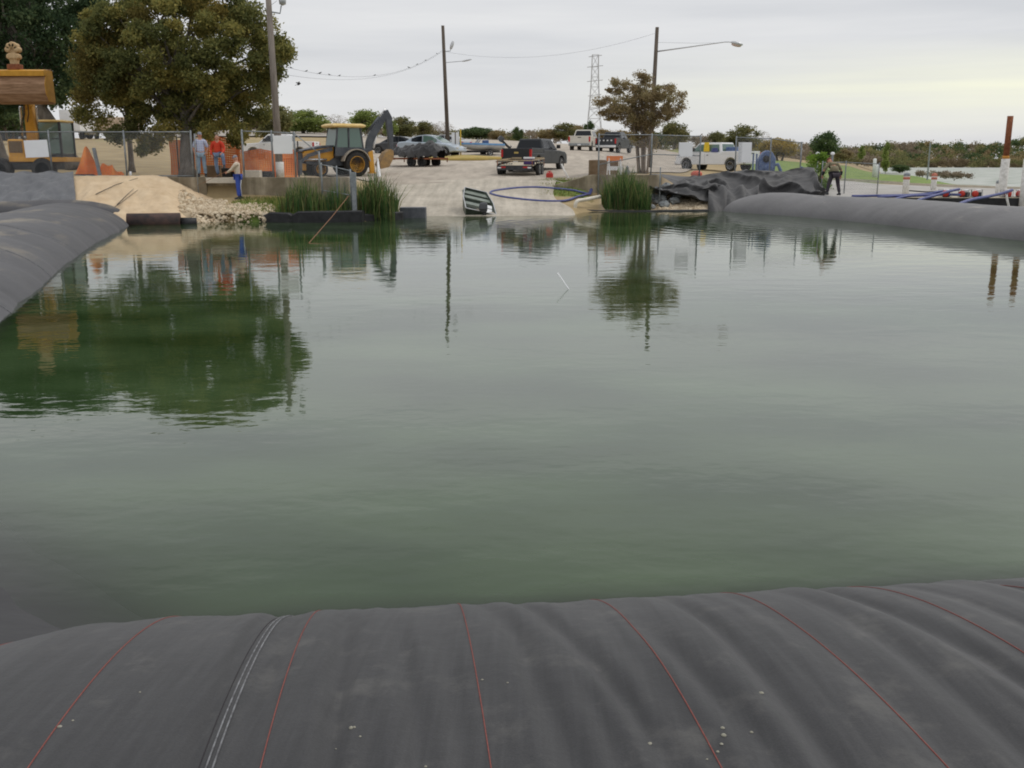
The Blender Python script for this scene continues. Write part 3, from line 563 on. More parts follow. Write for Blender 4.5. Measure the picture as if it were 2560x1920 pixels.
# black edging at the waterline, left
def edging(label, pts, h, th, mat=m_black, name='shore_edging'):
    mb = MB(); rg = []
    for (px, Y, zt_) in pts:
        x = (px - 1280) / 2523 * Y; rg.append([Vector((x, Y, -.5)), Vector((x, Y + th, -.5)), Vector((x, Y + th, zt_)), Vector((x, Y + .05, zt_ + .02)), Vector((x, Y, zt_ - .03))])
    mb.loft(rg); return tag(mb.build(name, mat, None, False, .02), label, 'edging')
edging('sagging black liner edge with a pointed left end, below the reeds', [(632, 37.9, .10), (668, 37.45, .36), (712, 37.3, .34), (722, 37.35, .26), (738, 37.2, .40), (900, 37.5, .42), (903, 37.8, .34)], .4, .5)
edging('low uneven black edging between the reeds and the grey box', [(905, 38.2, .26), (935, 38.6, .2), (960, 38.6, .28), (1003, 39.2, .30)], .3, .3)
o = MB().box(-.52, .52, -.3, .3, -.3, .42).build('edge_box', M('dark_grey_box', (.07,.075,.09), (.12,.125,.14), .6, 3), None, bevel=.03); p = P(1032, 520, 40.3); o.location = (p.x, 40.4, 0); tag(o, 'dark grey box block in the water at the ramp end of the black edging', 'box')
edging('thin black edging along the water under the right reeds and gravel', [(1440, 45.0, .10), (1500, 45.2, .05), (1600, 45.2, .03), (1660, 45.3, .05), (1780, 45.6, .06)], .2, .12)
# pipes lying in the water, left
def pipe(label, a, b, r, mat, ri=None):
    mb = MB(); A = Vector(a); Bv = Vector(b); mb.cyl(A, Bv, r, r, 20); return tag(mb.build('pipe', mat, None, True), label, 'pipe')
pA = P(318, 548, 36.2); pB_ = P(451, 548, 36.6); pC = P(491, 549, 36.8)
o = pipe('thick pipe with rusty top lying half sunk at the end of the left tube', (pA.x, 36.2, .10), (pB_.x, 36.6, .10), .30, M('pipe_rust_and_tar', (.10,.06,.05), (.035,.03,.03), .8, 3))
o = pipe('short thinner black pipe sticking out of the rusty pipe', (pB_.x + .002, 36.6, .04), (pC.x, 36.8, .02), .19, m_black)
for k, (q, lb) in enumerate((([(262, 538), (300, 512), (345, 478)], 'thin dark stick crossing another on the limestone heap'), ([(293, 515), (318, 490), (335, 475)], 'short bent twig on the limestone heap beside the crossed stick'), ([(240, 489), (290, 465), (345, 448)], 'long thin root lying high on the limestone heap'))):
    pts = []
    for (px, py) in q:
        for Y in np.arange(36, 42, .05):
            v = P(px, py, Y)
            if float(heapz(v.x, Y)) > v.z: break
        pts.append((v.x, v.y, v.z + .05))
    tag(MB().tube(pts, [.020, .014, .008], 6).build('stick', m_bark, None, True), lb, 'stick')
# ---- reeds (one clump each), grass tufts
def blades(n, area, h0, h1, w, seed, lean=.18):
    g = np.random.default_rng(seed); x0, x1, y0, y1 = area; V = []; Fq = []; A = []
    bx = g.uniform(x0, x1, n); by = g.uniform(y0, y1, n); cxx = (x0 + x1) / 2; ed = 1 - np.abs(bx - cxx) / ((x1 - x0) / 2) * .45
    hh = g.uniform(h0, h1, n) * ed * (.7 + .6 * fbm(bx * 1.5, by * 1.5 + 9)); an = g.uniform(0, 2 * PI, n); ln = np.abs(g.normal(0, lean, n)) * hh; fa = g.uniform(0, PI, n); vv = g.random(n)
    V = np.zeros((n, 6, 3)); bz = zt(bx, by)
    for k, (tt, ww) in enumerate(((0, 1), (.55, .8), (1, .12))):
        ox = np.cos(an) * ln * tt**2; oy = np.sin(an) * ln * tt**2
        for sgn in (0, 1):
            q = (sgn * 2 - 1) * w * ww * .5; V[:, k * 2 + sgn, 0] = bx + ox + np.cos(fa) * q; V[:, k * 2 + sgn, 1] = by + oy + np.sin(fa) * q; V[:, k * 2 + sgn, 2] = np.maximum(bz, 0) - .05 + hh * tt
    b0 = np.arange(n)[:, None] * 6; Fq = np.concatenate([b0 + [0, 1, 3, 2], b0 + [2, 3, 5, 4]], 0)
    return npmesh('blades', V.reshape(-1, 3), Fq, {'v': np.repeat(vv, 6)})
m_reed = leafmat('reed_green', [(.16,.13,.06), (0.043,0.093,0.034), (0.076,0.170,0.051), (0.153,0.221,0.068), (0.340,0.323,0.136)], .6)
m_tuft = leafmat('grass_green', [(0.084,0.140,0.028), (0.168,0.224,0.056), (0.420,0.364,0.140)], .7)
def xr(px, Y): return (px - 1280) / 2523 * Y
for (a, b_, y0, y1, n, h0, h1, lb, sd) in ((705, 800, 38.0, 39.6, 560, .5, 1.45, 'broad clump of tall green reeds left of the small gate', 1), (800, 885, 38.3, 39.8, 430, .5, 1.3, 'thin clump of reeds growing round the grey gate post', 2), (885, 985, 38.5, 40.2, 1150, .8, 2.15, 'dense dark clump of reeds between the gate post and the ramp', 3), (1512, 1628, 45.4, 47.2, 1600, .5, 2.1, 'dense dark green reed clump in front of the right retaining wall', 4)):
    tag(link('reed_clump', blades(n, (xr(a, 39) if b_ < 1200 else xr(a, 46), xr(b_, 39) if b_ < 1200 else xr(b_, 46), y0, y1), h0, h1, .035, sd, .20), m_reed), lb, 'reeds')
stuff(link('shore_grass', blades(5000, (xr(570, 40), xr(880, 40), 38, 41.8), .08, .3, .03, 7, .3), m_tuft), 'low green grass between the rubble and the left wall', 'grass')
stuff(link('bank_grass', blades(5000, (xr(1335, 50), xr(1480, 50), 47.5, 53.5), .06, .2, .03, 9, .3), m_tuft), 'green grass strip beside the ramp under the hose loop', 'grass')
# ---- black tarpaulin mound on the right
def mound(a, b):
    px = 1625 + 440 * a; Y = 46.6 + 7.5 * b; x = xr(px, Y)
    crest = np.interp(px, [1625, 1660, 1720, 1800, 1880, 1960, 2035, 2050, 2065], [.5, .85, 1.3, 1.6, 1.75, 1.65, 1.9, 1.2, .9])
    base = np.interp(px, [1625, 1640, 1790, 1810, 2065], [.9, .75, .35, .02, .25])
    t = math.sin(min(1, b * 1.25) * PI / 2)**1.1; z = base + (crest - base) * t
    if b > .8: z -= (b - .8) * 2.2
    n1 = float(fbm(a * 5, b * 3)); n2 = float(fbm(a * 3 + 5, b * 5 + 2)); q = float(fbm(a * 16 + 2, b * 16))
    sq = lambda v: 1 - math.exp(-5 * math.sin(v)**2); r = sq(b * 9 + a * 6 + 5 * n1); r2 = sq(b * 6 - a * 7 + 6 * n2); r3 = sq(a * 16 + b * 3 + 4 * n2)
    z += (.26 * (1 - r) + .20 * (1 - r2) + .05 * (1 - r3)**2 + .05 * (q - .5)) * math.sin(PI * min(1, b + .22))
    y = Y + .2 * math.sin(a * 18 + 2 * b) * (1 - b) - .55 * (1 - r)**2 * (1 - b) + (float(fbm(a * 7, b * 7 + 4)) - .5) * .5
    return (x, y, max(z, zg(x, min(Y, 54)) + .03) if b > .3 else z)
o = MB().grid(mound, 190, 70).build('tarpaulin', m_tarp, None, True); sm = o.modifiers.new('thick', 'SOLIDIFY'); sm.thickness = .03; tag(o, 'large crumpled black tarpaulin heaped between the right reeds and the pale tube', 'tarpaulin')
# folds hanging to the water at the tube's end
def fold(a, b):
    px = 1775 + 120 * a; Y = 45.5 + 2.6 * b; x = xr(px, Y); z = -.2 + 1.15 * math.sin(b * PI / 2) + .12 * math.sin(a * 16 + b * 4) + .1 * float(fbm(a * 8, b * 8)); return (x, Y - .4 * abs(math.sin(a * 8)), z)
o = MB().grid(fold, 70, 36).build('tarpaulin', m_tarp, None, True); sm = o.modifiers.new('thick', 'SOLIDIFY'); sm.thickness = .03; tag(o, 'bunched dark fabric end hanging into the water where the pale tube begins', 'tarpaulin')

# ================================================================== TREES
def leafcloud(name, blobs, per, size, seed, mat, parent, flat=.0, shell=.45):
    g = np.random.default_rng(seed); nb = len(blobs); C = np.repeat(np.array([b[0] for b in blobs], float), per, 0); Rr = np.repeat(np.array([b[1] for b in blobs], float), per, 0); n = len(C)
    d = g.normal(size=(n, 3)); d /= np.linalg.norm(d, axis=1)[:, None]; r = g.random(n)**shell; r = r * (.7 + .62 * g.random(n)); c = C + d * Rr * r[:, None]
    nx = g.normal(size=(n, 3)); nx[:, 2] *= (1 - flat); nx /= np.linalg.norm(nx, axis=1)[:, None]; t = np.cross(nx, g.normal(size=(n, 3))); t /= np.linalg.norm(t, axis=1)[:, None]; bt = np.cross(nx, t)
    s = size * g.uniform(.6, 1.25, n)[:, None]; q = .55
    V = np.stack([c - t * s, c - bt * s * q, c + t * s, c + bt * s * q], 1).reshape(-1, 3); Fq = np.arange(n * 4).reshape(-1, 4)
    bv = np.repeat(g.random(nb), per); v = np.clip(.55 * bv + .45 * g.random(n), 0, 1)
    o = link(name, npmesh(name, V, Fq, {'v': np.repeat(v, 4)}), mat, parent); return o
def limb(mb, a, b, r0, r1, g, seg=6, wob=.12):
    a = Vector(a); b = Vector(b); Ln = (b - a).length; pts = []; rs = []
    for i in range(seg + 1):
        t = i / seg; p = a.lerp(b, t) + Vector((g.gauss(0, 1), g.gauss(0, 1), g.gauss(0, .6))) * wob * Ln * .25 * math.sin(PI * t); p.z += .10 * Ln * math.sin(PI * t) * .5; pts.append(p); rs.append(r0 + (r1 - r0) * t)
    mb.tube(pts, rs, 7, False); return pts
def tree(name, label, base, Ht, crown, nblob, br, per, leaf, mats, seed, trunk_r=.3, lean=(0, 0), fork=.35, parts=True, group=None, cz=None, stems=1, twig=True, wood=m_bark, shell=.45):
    """crown = (cx, cy, cz, rx, ry, rz) relative to base"""
    g = random.Random(seed); root = thing(name, label, 'tree', base, 0, group); cx, cy, cz, rx, ry, rz = crown
    blobs = []
    for i in range(nblob):
        while True:
            d = Vector((g.uniform(-1, 1), g.uniform(-1, 1), g.uniform(-1, 1)))
            if .25 < d.length < 1: break
        k = d.length**.5 / d.length if g.random() < .75 else 1; d = d * min(k, 1 / d.length)
        s = br * g.uniform(.65, 1.3); blobs.append(((cx + d.x * rx * .9, cy + d.y * ry * .9, cz + d.z * rz * .9), (s * 1.15, s * 1.15, s * .8)))
    wd = MB(); br_ = MB()
    for k in range(stems):
        off = Vector((g.uniform(-1, 1), g.uniform(-1, 1), 0)) * (trunk_r * (5 if trunk_r > .04 else 2.2) if stems > 1 else 0); top = Vector((cx * .5 + lean[0], cy * .5 + lean[1], max(cz - rz * .55, Ht * fork))) + off * 2
        pts = []; rs = []
        for i in range(9):
            t = i / 8; p = off.lerp(top, t) + Vector((math.sin(t * 5 + seed + k) * .12, math.cos(t * 4 + seed) * .12, 0)) * t * trunk_r * 3; pts.append(p); rs.append(trunk_r * (1.35 - 1.0 * t**.4 if i == 0 else 1.05 - .35 * t))
        rs[0] = trunk_r * 1.5; wd.tube(pts, rs, 10)
        if k == 0: tp = pts[-1]
        if k < 6:
            for bl in blobs[k::stems][:60]:
                st = pts[5 + g.randrange(4)]; limb(br_, st, bl[0], trunk_r * .33, trunk_r * .05, g)
    wd.build('trunk', wood, root, True)
    if twig: br_.build('branches', wood, root, True)
    leafcloud('crown', blobs, per, leaf, seed, mats, root, shell=shell)
    return root
m_oak = leafmat('live_oak_leaves', [(.055,.065,.026), (.12,.13,.046), (.21,.195,.062), (.34,.27,.08)])
m_oakd = leafmat('dark_oak_leaves', [(0.021,0.038,0.021), (0.046,0.074,0.034), (0.105,0.137,0.063)])
m_rust_l = leafmat('rust_brown_leaves', [(.12,.09,.05), (.21,.16,.085), (.26,.21,.11), (.17,.17,.085)])
m_mesq = leafmat('olive_leaves', [(0.085,0.111,0.034), (0.170,0.212,0.060), (0.289,0.323,0.102)])
m_brown = leafmat('brown_twigs', [(0.105,0.083,0.060), (0.195,0.158,0.112), (0.285,0.247,0.180)])
m_olive = leafmat('dull_olive_leaves', [(0.068,0.076,0.034), (0.145,0.145,0.060), (0.238,0.204,0.093)])
m_dkg = leafmat('dark_green_leaves', [(0.034,0.054,0.024), (0.068,0.102,0.043), (0.119,0.153,0.060)])
m_gold = leafmat('golden_leaves', [(0.140,0.119,0.028), (0.280,0.210,0.049), (0.364,0.238,0.056)])
m_bright = leafmat('bright_green_leaves', [(.06,.11,.02), (.12,.20,.03), (.20,.27,.05)])
# main oak
b0 = B(470, 45.5, -.05); top = P(450, -20, 46.5).z
cxo = P(462, 150, 46).x - b0.x
hz = (top - b0.z)
root = tree('live_oak', 'big spreading live oak with olive-brown crown behind the left fence', b0, hz, (cxo - .3, 1.0, P(450, 130, 46).z - b0.z, 5.0, 3.6, 3.35), 270, .47, 430, .075, m_oak, 11, .33, (0, 0), .22)
extra = []
for (px, py, r) in ((250, 300, .8), (330, 325, .6), (215, 250, .7), (400, 335, .55), (560, 300, .7), (620, 290, .6), (660, 235, .6), (700, 110, .55), (715, 130, .45), (640, 60, .7), (575, 30, .7), (440, 15, .9), (330, 20, .9), (240, 90, .8), (205, 170, .7), (690, 180, .5), (380, 360, .5), (355, 375, .3), (365, 350, .35), (600, 330, .5), (590, 350, .4), (480, 310, .7), (230, 215, .7), (290, 340, .5), (520, 330, .5), (345, 300, .7), (420, 320, .6), (655, 290, .45), (205, 285, .5)):
    q = P(px, py, 45.2 + (px * 7 % 13) * .12) - b0; extra.append(((q.x, q.y, q.z), (r, r, r * .85)))
leafcloud('crown', extra, 800, .075, 77, m_oak, root)
gold = []
for (px, py, r) in ((205, 140, .6), (225, 195, .6), (250, 95, .6), (290, 60, .6), (245, 150, .7), (210, 240, .5), (285, 130, .6), (330, 90, .5), (350, 40, .6), (400, 20, .6), (300, 210, .5), (470, 5, .6), (540, 25, .5), (640, 160, .4), (600, 80, .4)):
    q = P(px, py, 44.2 + (px * 5 % 11) * .1) - b0; gold.append(((q.x, q.y, q.z), (r, r, r * .85)))
leafcloud('golden_crown_side', gold, 420, .075, 78, leafmat('golden_oak_leaves', [(.06,.055,.02), (.13,.105,.03), (.21,.155,.04)]), root)
# darker oaks behind at the left edge
b1 = B(190, 57); root = tree('live_oak', 'dark green oak with leaning trunk behind the excavator', b1, 9, (-2.4, .5, P(100, 80, 57).z - b1.z, 5.0, 3.5, 4.3), 120, .8, 420, .11, m_oakd, 12, .42, (-1.4, 0), .25)
b1 = B(8, 62); tree('live_oak', 'dark oak partly cut off by the left picture edge behind the excavator bucket', b1, 9, (-1.5, 0, P(0, 120, 62).z - b1.z, 4.2, 3.2, 5.0), 90, .85, 380, .12, m_oakd, 13, .35, (0, 0), .25)
b1 = B(330, 52); tree('young_oak', 'slim dark tree with thin trunk between the orange mesh heap and the big oak', b1, 5.5, (.1, 0, 4.6, 1.7, 1.2, 1.3), 26, .5, 420, .09, m_oak, 14, .14, (0, 0), .5)
b1 = B(598, 50); tree('sapling', 'thin bare-stemmed sapling between the red-jacket person and the pale-shirt person', b1, 4, (-.1, 0, 3.6, .9, .7, 1.2), 12, .4, 260, .08, m_olive, 15, .05, (0, 0), .8)
b1 = B(690, 98); tree('cedar', 'small dark rust-tinged tree behind the left utility pole', b1, 4, (0, 0, P(690, 305, 98).z - b1.z, 1.9, 1.4, 1.9), 26, .6, 160, .16, m_olive, 16, .12)
# crape myrtle with many stems, right of the ramp
b1 = B(1606, 56.5); cz = P(1590, 255, 56.5).z - b1.z
root = tree('crape_myrtle', 'rust-brown many-stemmed tree with airy crown behind the right wall', b1, 5.5, (-.25, 0, cz, 2.65, 1.8, 1.6), 110, .30, 210, .055, m_rust_l, 17, .055, (0, 0), .3, stems=9, wood=m_bark2, shell=.6)
cl = []
for k in range(26):
    px = 1600 + random.Random(k).uniform(-26, 38); py = 300 + random.Random(k + 50).uniform(-70, 60); q = P(px, py, 56.5 + random.Random(k + 9).uniform(-.6, .6)) - b1; cl.append(((q.x, q.y, q.z), (.35, .35, .5)))
leafcloud('crown', cl, 260, .06, 18, m_rust_l, root)
# far trees: prototypes, then copies with own labels
def proto(seed, kind):
    mats = {'green': m_mesq, 'olive': m_olive, 'brown': m_brown, 'dark': m_dkg, 'gold': m_gold, 'rust': m_rust_l}
    if kind == 'slim': return tree('slender_tree', 'x', (0, 0, 0), 1, (0, 0, .5, .22, .22, .42), 20, .12, 110, .035, m_mesq, seed, .012)
    if kind == 'bare': return tree('bare_tree', 'x', (0, 0, 0), 1, (0, 0, .55, .48, .4, .36), 34, .13, 45, .016, m_brown, seed, .02, wood=m_bark2, stems=2)
    return tree({'green': 'mesquite', 'olive': 'scrub_oak', 'dark': 'cedar', 'gold': 'elm', 'rust': 'oak'}[kind], 'x', (0, 0, 0), 1, (0, 0, .52, .5, .42, .42), 42, .17, 130, .034, mats[kind], seed, .03, wood=m_bark, stems=2)
def copytree(o, base, w, h, label, name=None):
    c = o.copy(); COL.objects.link(c); c.location = base; c.scale = (w, w, h); c['label'] = label
    for ch in o.children:
        d2 = ch.copy(); COL.objects.link(d2); d2.parent = c
    return c
protos = {}
def far(px, ytop, ybot, hw, Y, kind, label, k=0):
    key = (kind, k); p = B(px, Y); w = hw * 2 * (Y / 2523); h = (ybot - ytop) * Y / 2523 / .95
    p.z = P(px, ybot, Y).z if abs(P(px, ybot, Y).z - p.z) < 1.5 else p.z
    h = (P(px, ytop, Y).z - p.z) * 1.04
    if key not in protos:
        protos[key] = proto(100 + k * 7 + len(kind), kind); r = protos[key]; r.location = p; r.scale = (w, w, h); r['label'] = label; r.rotation_euler.z = 0; return
    r = copytree(protos[key], p, w, h, label); r.rotation_euler.z = (px * 1.7) % 6.28
FT = [
 (765,276,335,58,160,'green','round bright green mesquite beyond the road between pole and backhoe cab',0), (845,282,335,34,170,'bare','bare grey-twigged tree between the green mesquites above the backhoe cab',0),
 (915,276,335,45,165,'green','tall-topped light green mesquite behind the backhoe boom',1), (730,288,335,30,172,'green','small green bush just right of the left utility pole',0),
 (1006,293,348,38,165,'olive','pale olive tree beyond the black and silver cars',0), (1060,304,348,28,170,'olive','low olive tree left of the middle utility pole',1),
 (1108,300,350,32,168,'bare','bare brown tree right behind the middle utility pole',0), (975,300,345,22,160,'green','small green tree seen past the backhoe stick',1),
 (1196,317,352,44,162,'dark','wide dark green thicket above the blue bass boat',0), (1245,325,354,22,160,'rust','small reddish-brown bush right of the dark thicket',0),
 (1294,318,356,15,160,'dark','pointed dark green bush behind the grey pickup',1), (1332,322,354,24,168,'bare','thin grey bush behind the roof of the grey pickup',0),
 (1370,322,354,26,165,'rust','brown bush left of the cream pickup',0), (1412,308,352,34,165,'olive','rounded olive tree above the cream pickup',0), (1440,312,352,26,170,'rust','brown-green tree between the olive tree and the dark cedar',0),
 (1472,303,350,15,150,'dark','dark cone-shaped cedar just under the lattice tower',1), (1508,322,365,30,165,'rust','reddish low tree behind the dark vehicle at the lot end',0), (1555,325,368,36,165,'rust','brown low tree behind the many-stemmed tree',0),
 (1684,306,372,38,140,'olive','olive round-topped tree right of the light pole',1), (1640,330,372,34,145,'dark','dark hedge-like bush low behind the right fence',0), (1745,335,372,32,170,'bare','bare grey scrub between the two sign boards',0),
 (1790,330,372,28,165,'olive','dull scrub behind the white utility truck',0), (1856,314,382,46,120,'olive','tall olive tree with arching top behind the fence gate panel',0), (1902,322,385,26,125,'bare','bare pale-twigged tree sticking above the golden elm',0),
 (1948,344,402,48,112,'gold','wide golden-brown elm behind the blue machine',0), (2004,352,405,24,130,'bare','grey leafless thicket left of the dark pointed tree',0), (2060,328,402,38,105,'dark','dense dark tree with pointed top behind the leafy shrub',0),
 (2104,372,404,24,115,'rust','small reddish bush right of the dark pointed tree',0), (2152,362,404,17,112,'slim','slender leaning young tree left of the white post',0), (2212,350,406,20,110,'slim','slender green young tree right of the white post',0),
 (2250,412,432,26,98,'dark','low dark green bush at the edge of the lake',1), (25,255,350,60,100,'dark','dark shrub mass behind the excavator boom at the left edge',0), (560,300,330,45,170,'olive','brownish tree beyond the road behind the red-jacket person',0), (500,290,330,40,165,'dark','dark green bush beyond the field behind the plaid-shirt person',0), (640,290,328,40,172,'rust','brown bush beyond the road left of the utility pole',0)]
for f_ in FT: far(*f_)
# woods: continuous masses
def woods(name, label, pts, n, rad, per, leaf, mats, seed):
    g = random.Random(seed); px0 = pts[0][0]; px1 = pts[-1][0]; lists = {m: [] for m in range(len(mats))}
    for i in range(n):
        px = g.uniform(px0, px1); Y = g.uniform(*pts[0][3]) if len(pts[0]) > 3 else 0; top = np.interp(px, [p[0] for p in pts], [p[1] for p in pts]); bot = np.interp(px, [p[0] for p in pts], [p[2] for p in pts])
        py = top + (bot - top) * g.random()**1.1; Y = pts[0][3][0] + (pts[0][3][1] - pts[0][3][0]) * (1 - (py - top) / (bot - top + 1e-6)) * g.uniform(.6, 1); q = P(px, py, Y); r = rad * g.uniform(.6, 1.3)
        k = min(len(mats) - 1, int(len(mats) * float(np.clip((fbm(px * .03, py * .06) - .25) * 2 + g.uniform(-.15, .15), 0, .999)))); lists[k].append(((q.x, q.y, q.z), (r * 1.3, r, r * .9)))
    root = None
    for k, bl in lists.items():
        if not bl: continue
        o = leafcloud(name, bl, per, leaf, seed + k, mats[k], None); stuff(o, label[k], 'woods')
woods('far_woods', ['brown-grey wood along the far lake shore', 'dull green part of the wood along the far lake shore', 'dark green part of the wood along the far lake shore', 'rusty part of the wood along the far lake shore'],
      [(2080, 378, 404, (275, 325)), (2180, 366, 408), (2250, 360, 410), (2315, 362, 411), (2322, 350, 411), (2330, 352, 411), (2340, 364, 411), (2372, 368, 411), (2390, 359, 411), (2420, 362, 411), (2470, 364, 411), (2520, 356, 411), (2560, 350, 411), (2720, 345, 411)], 620, 1.3, 90, .30, [m_brown, m_olive, m_dkg, m_rust_l], 31)
woods('brush_line', ['brown brush line beyond the parking lot', 'olive brush line beyond the parking lot'], [(430, 318, 336, (178, 190)), (700, 312, 334), (900, 318, 342), (1100, 330, 352), (1300, 334, 354), (1400, 326, 355), (1560, 336, 368), (1700, 345, 374)], 420, .8, 70, .2, [m_brown, m_olive], 37)
woods('brush_line', ['grey-brown brush beyond the right end of the lot', 'olive brush beyond the right end of the lot'], [(1690, 350, 378, (150, 175)), (1800, 345, 385), (1900, 360, 398), (2000, 362, 402), (2100, 372, 404), (2200, 380, 406), (2260, 384, 408)], 340, .8, 70, .2, [m_brown, m_olive], 41)
woods('reed_bed', ['tan reed bed along the far lake shore', 'brown reed bed along the far lake shore'], [(2120, 402, 414, (255, 266)), (2260, 401, 417), (2600, 402, 417.5), (2740, 402, 417.5)], 500, .7, 50, .22, [leafmat('tan_reeds', [(.12,.09,.05), (.22,.17,.10)]), m_olive], 43)
woods('reed_bed', ['brown weeds at the tip of the grass spit'], [(2295, 431, 438, (86, 90)), (2400, 434, 441), (2430, 438, 442)], 60, .25, 60, .08, [m_brown], 47)
# leafy shrub right
b1 = B(2040, 52); root = thing('shrub', 'bright green leafy shrub beside the black tarpaulin and the person in khaki', 'shrub', b1)
bl = []
g = random.Random(5)
for k in range(26):
    t = g.random(); px = 2038 + g.uniform(-24, 32) * (1 - .3 * t); py = 480 - 90 * t; q = P(px, py, 52 + g.uniform(-.4, .4)) - b1; bl.append(((q.x, q.y, q.z), (.28, .28, .25)))
leafcloud('leaves', bl, 130, .06, 3, m_bright, root); mb = MB()
for k in range(9): a = g.uniform(0, 6.3); mb.tube([(0, 0, -.1), (math.cos(a) * .3, math.sin(a) * .2, .8), (math.cos(a) * .6, math.sin(a) * .3, 1.5)], [.02, .015, .008], 5)
mb.build('stem', m_bark, root)

# ================================================================== FENCES
def chain(A, Bv, h0, h1, s=.075, r=.0022):
    """chain-link fabric between two posts (A, Bv base points), from h0 to h1 above the base"""
    A = Vector(A); Bv = Vector(Bv); Ln = math.hypot(Bv.x - A.x, Bv.y - A.y); d = (Bv - A); mb = MB(); hh = h1 - h0; n = int((Ln + hh) / s); nrm = Vector((-d.y, d.x, 0)).normalized()
    V = []; Fc = []
    for sg in (1, -1):
        for i in range(n + 1):
            c = i * s
            if sg == 1: x0 = max(0, c - hh); x1 = min(Ln, c); z0 = c - x0; z1 = c - x1
            else: x0 = max(0, c - hh); x1 = min(Ln, c); z0 = hh - (c - x0); z1 = hh - (c - x1)
            if x1 - x0 < .01: continue
            p = A + d * (x0 / Ln) + Vector((0, 0, h0 + z0)); q = A + d * (x1 / Ln) + Vector((0, 0, h0 + z1)); t = (q - p).normalized(); w = t.cross(nrm).normalized() * r; o = len(V)
            for e in (p, q): V += [e + w, e - w * .5 + nrm * r * .9, e - w * .5 - nrm * r * .9]
            Fc += [(o, o + 1, o + 4, o + 3), (o + 1, o + 2, o + 5, o + 4), (o + 2, o, o + 3, o + 5)]
    return MB().add(V, Fc)
def fence(name, label, posts, h, rails=(1,), pr=.038, panels=None, wire=True, bot=.04, cat='fence', extra_post=()):
    """posts: list of base points; h: height"""
    o0 = Vector(posts[0]); root = thing(name, label, cat, o0); q = [Vector(p) - o0 for p in posts]; hs = h if hasattr(h, '__len__') else [h] * len(q)
    for p, hh in zip(q, hs):
        MB().tube([p + Vector((0, 0, -.15)), p + Vector((0, 0, hh + .03)), p + Vector((0, 0, hh + .05))], [pr, pr, pr * .5], 10).build('post', m_steel, root, True)
    for i in range(len(q) - 1):
        if panels and i not in panels: continue
        a, b = q[i], q[i + 1]
        for rr in rails: MB().cyl(a + Vector((0, 0, hs[i] * rr - .02)), b + Vector((0, 0, hs[i + 1] * rr - .02)), pr * .62, n=8).build('rail', m_steel, root, True)
        if wire: chain(a, b, bot, min(hs[i], hs[i + 1]) - .03).build('chain_link', m_wire, root)
    return root
def wp(px, Y, z): v = P(px, 395 + (H - z) * 2523 / Y, Y); v.z = z; return v
YF = 42.12
fence('chain_link_fence', 'chain-link fence along the left wall in front of the excavator and the oak', [wp(-230, YF, zw), wp(-50, YF, zw), wp(132, YF, zw), wp(318, YF, zw), wp(484, YF, zw)], 1.86, rails=(1, .04))
fence('gate_post', 'tall thin fence post standing in front of the wall left of the plaid-shirt person', [wp(497, 41.7, zg(X(497, 41.7, .8), 41.7))], 2.55, pr=.03, cat='post')
fence('chain_link_fence', 'chain-link fence with a post down to the ground right of the pale-shirt person', [wp(614, YF + .05, .72), wp(684, YF, zw), wp(740, YF, zw), wp(800, YF, zw)], [2.75, 1.86, 1.80, 1.0])
YR = 50.1
fence('chain_link_fence', 'tall chain-link fence on the right retaining wall across the many-stemmed tree', [wp(1495, YR - .25, .5), wp(1627, YR, zr), wp(1748, 51.5, 1.45)], [3.0, 1.95, 2.0], rails=(1, .52))
fence('gate_post', 'short grey post in the rocks left of the black tarpaulin', [B(1648, 46.4)], 1.75, pr=.03, cat='post')
fence('chain_link_fence', 'chain-link fence section with white board in front of the blue machine', [B(1836, 54), B(1922, 54.5), B(1998, 55)], [2.25, 2.25, 2.2])
fence('chain_link_fence', 'low chain-link fence behind the person in khaki at the right', [wp(2052, 49.2, .72), wp(2110, 49.1, .70), wp(2192, 48.2, .55)], [1.45, 1.48, 1.55], pr=.028)
pg = wp(880, 38.6, .05); pg0 = wp(808, 39.4, .15); pm = wp(846, 39, .1)
fence('small_gate', 'leaning grey chain-link panel standing in the reeds with a thick post', [pg0, pm, pg], [1.98, 1.92, 1.85], pr=.032, rails=(1, .5), cat='gate')
tag(MB().box(-.085, .085, -.085, .085, 0, 1.78).build('gate_post', m_steel, None, bevel=.015), 'thick square grey post at the right end of the reed gate panel', 'post').location = wp(888, 38.4, .05)
def board(label, px, py, Y, w, h, name='sign_board', rz=0, tilt=0):
    p = P(px, py, Y); o = MB().box(-w / 2, w / 2, -.012, .012, -h / 2, h / 2).build(name, m_sign, None, bevel=.02); o.location = p; o.rotation_euler = (0, tilt, rz); return tag(o, label, 'sign')
board('blank white board wired to the left fence in front of the excavator', 91, 372, YF - .06, .98, .70, tilt=R(-2))
board('blank white board on the fence in front of the left utility pole', 707, 362, YF - .06, .80, .74)
board('blank white board on the right fence left of the white utility truck', 1714, 374, 50.9, .70, .70)
board('blank tall white board hanging on the fence left of the blue machine', 1862, 381, 54.1, .72, 1.05)
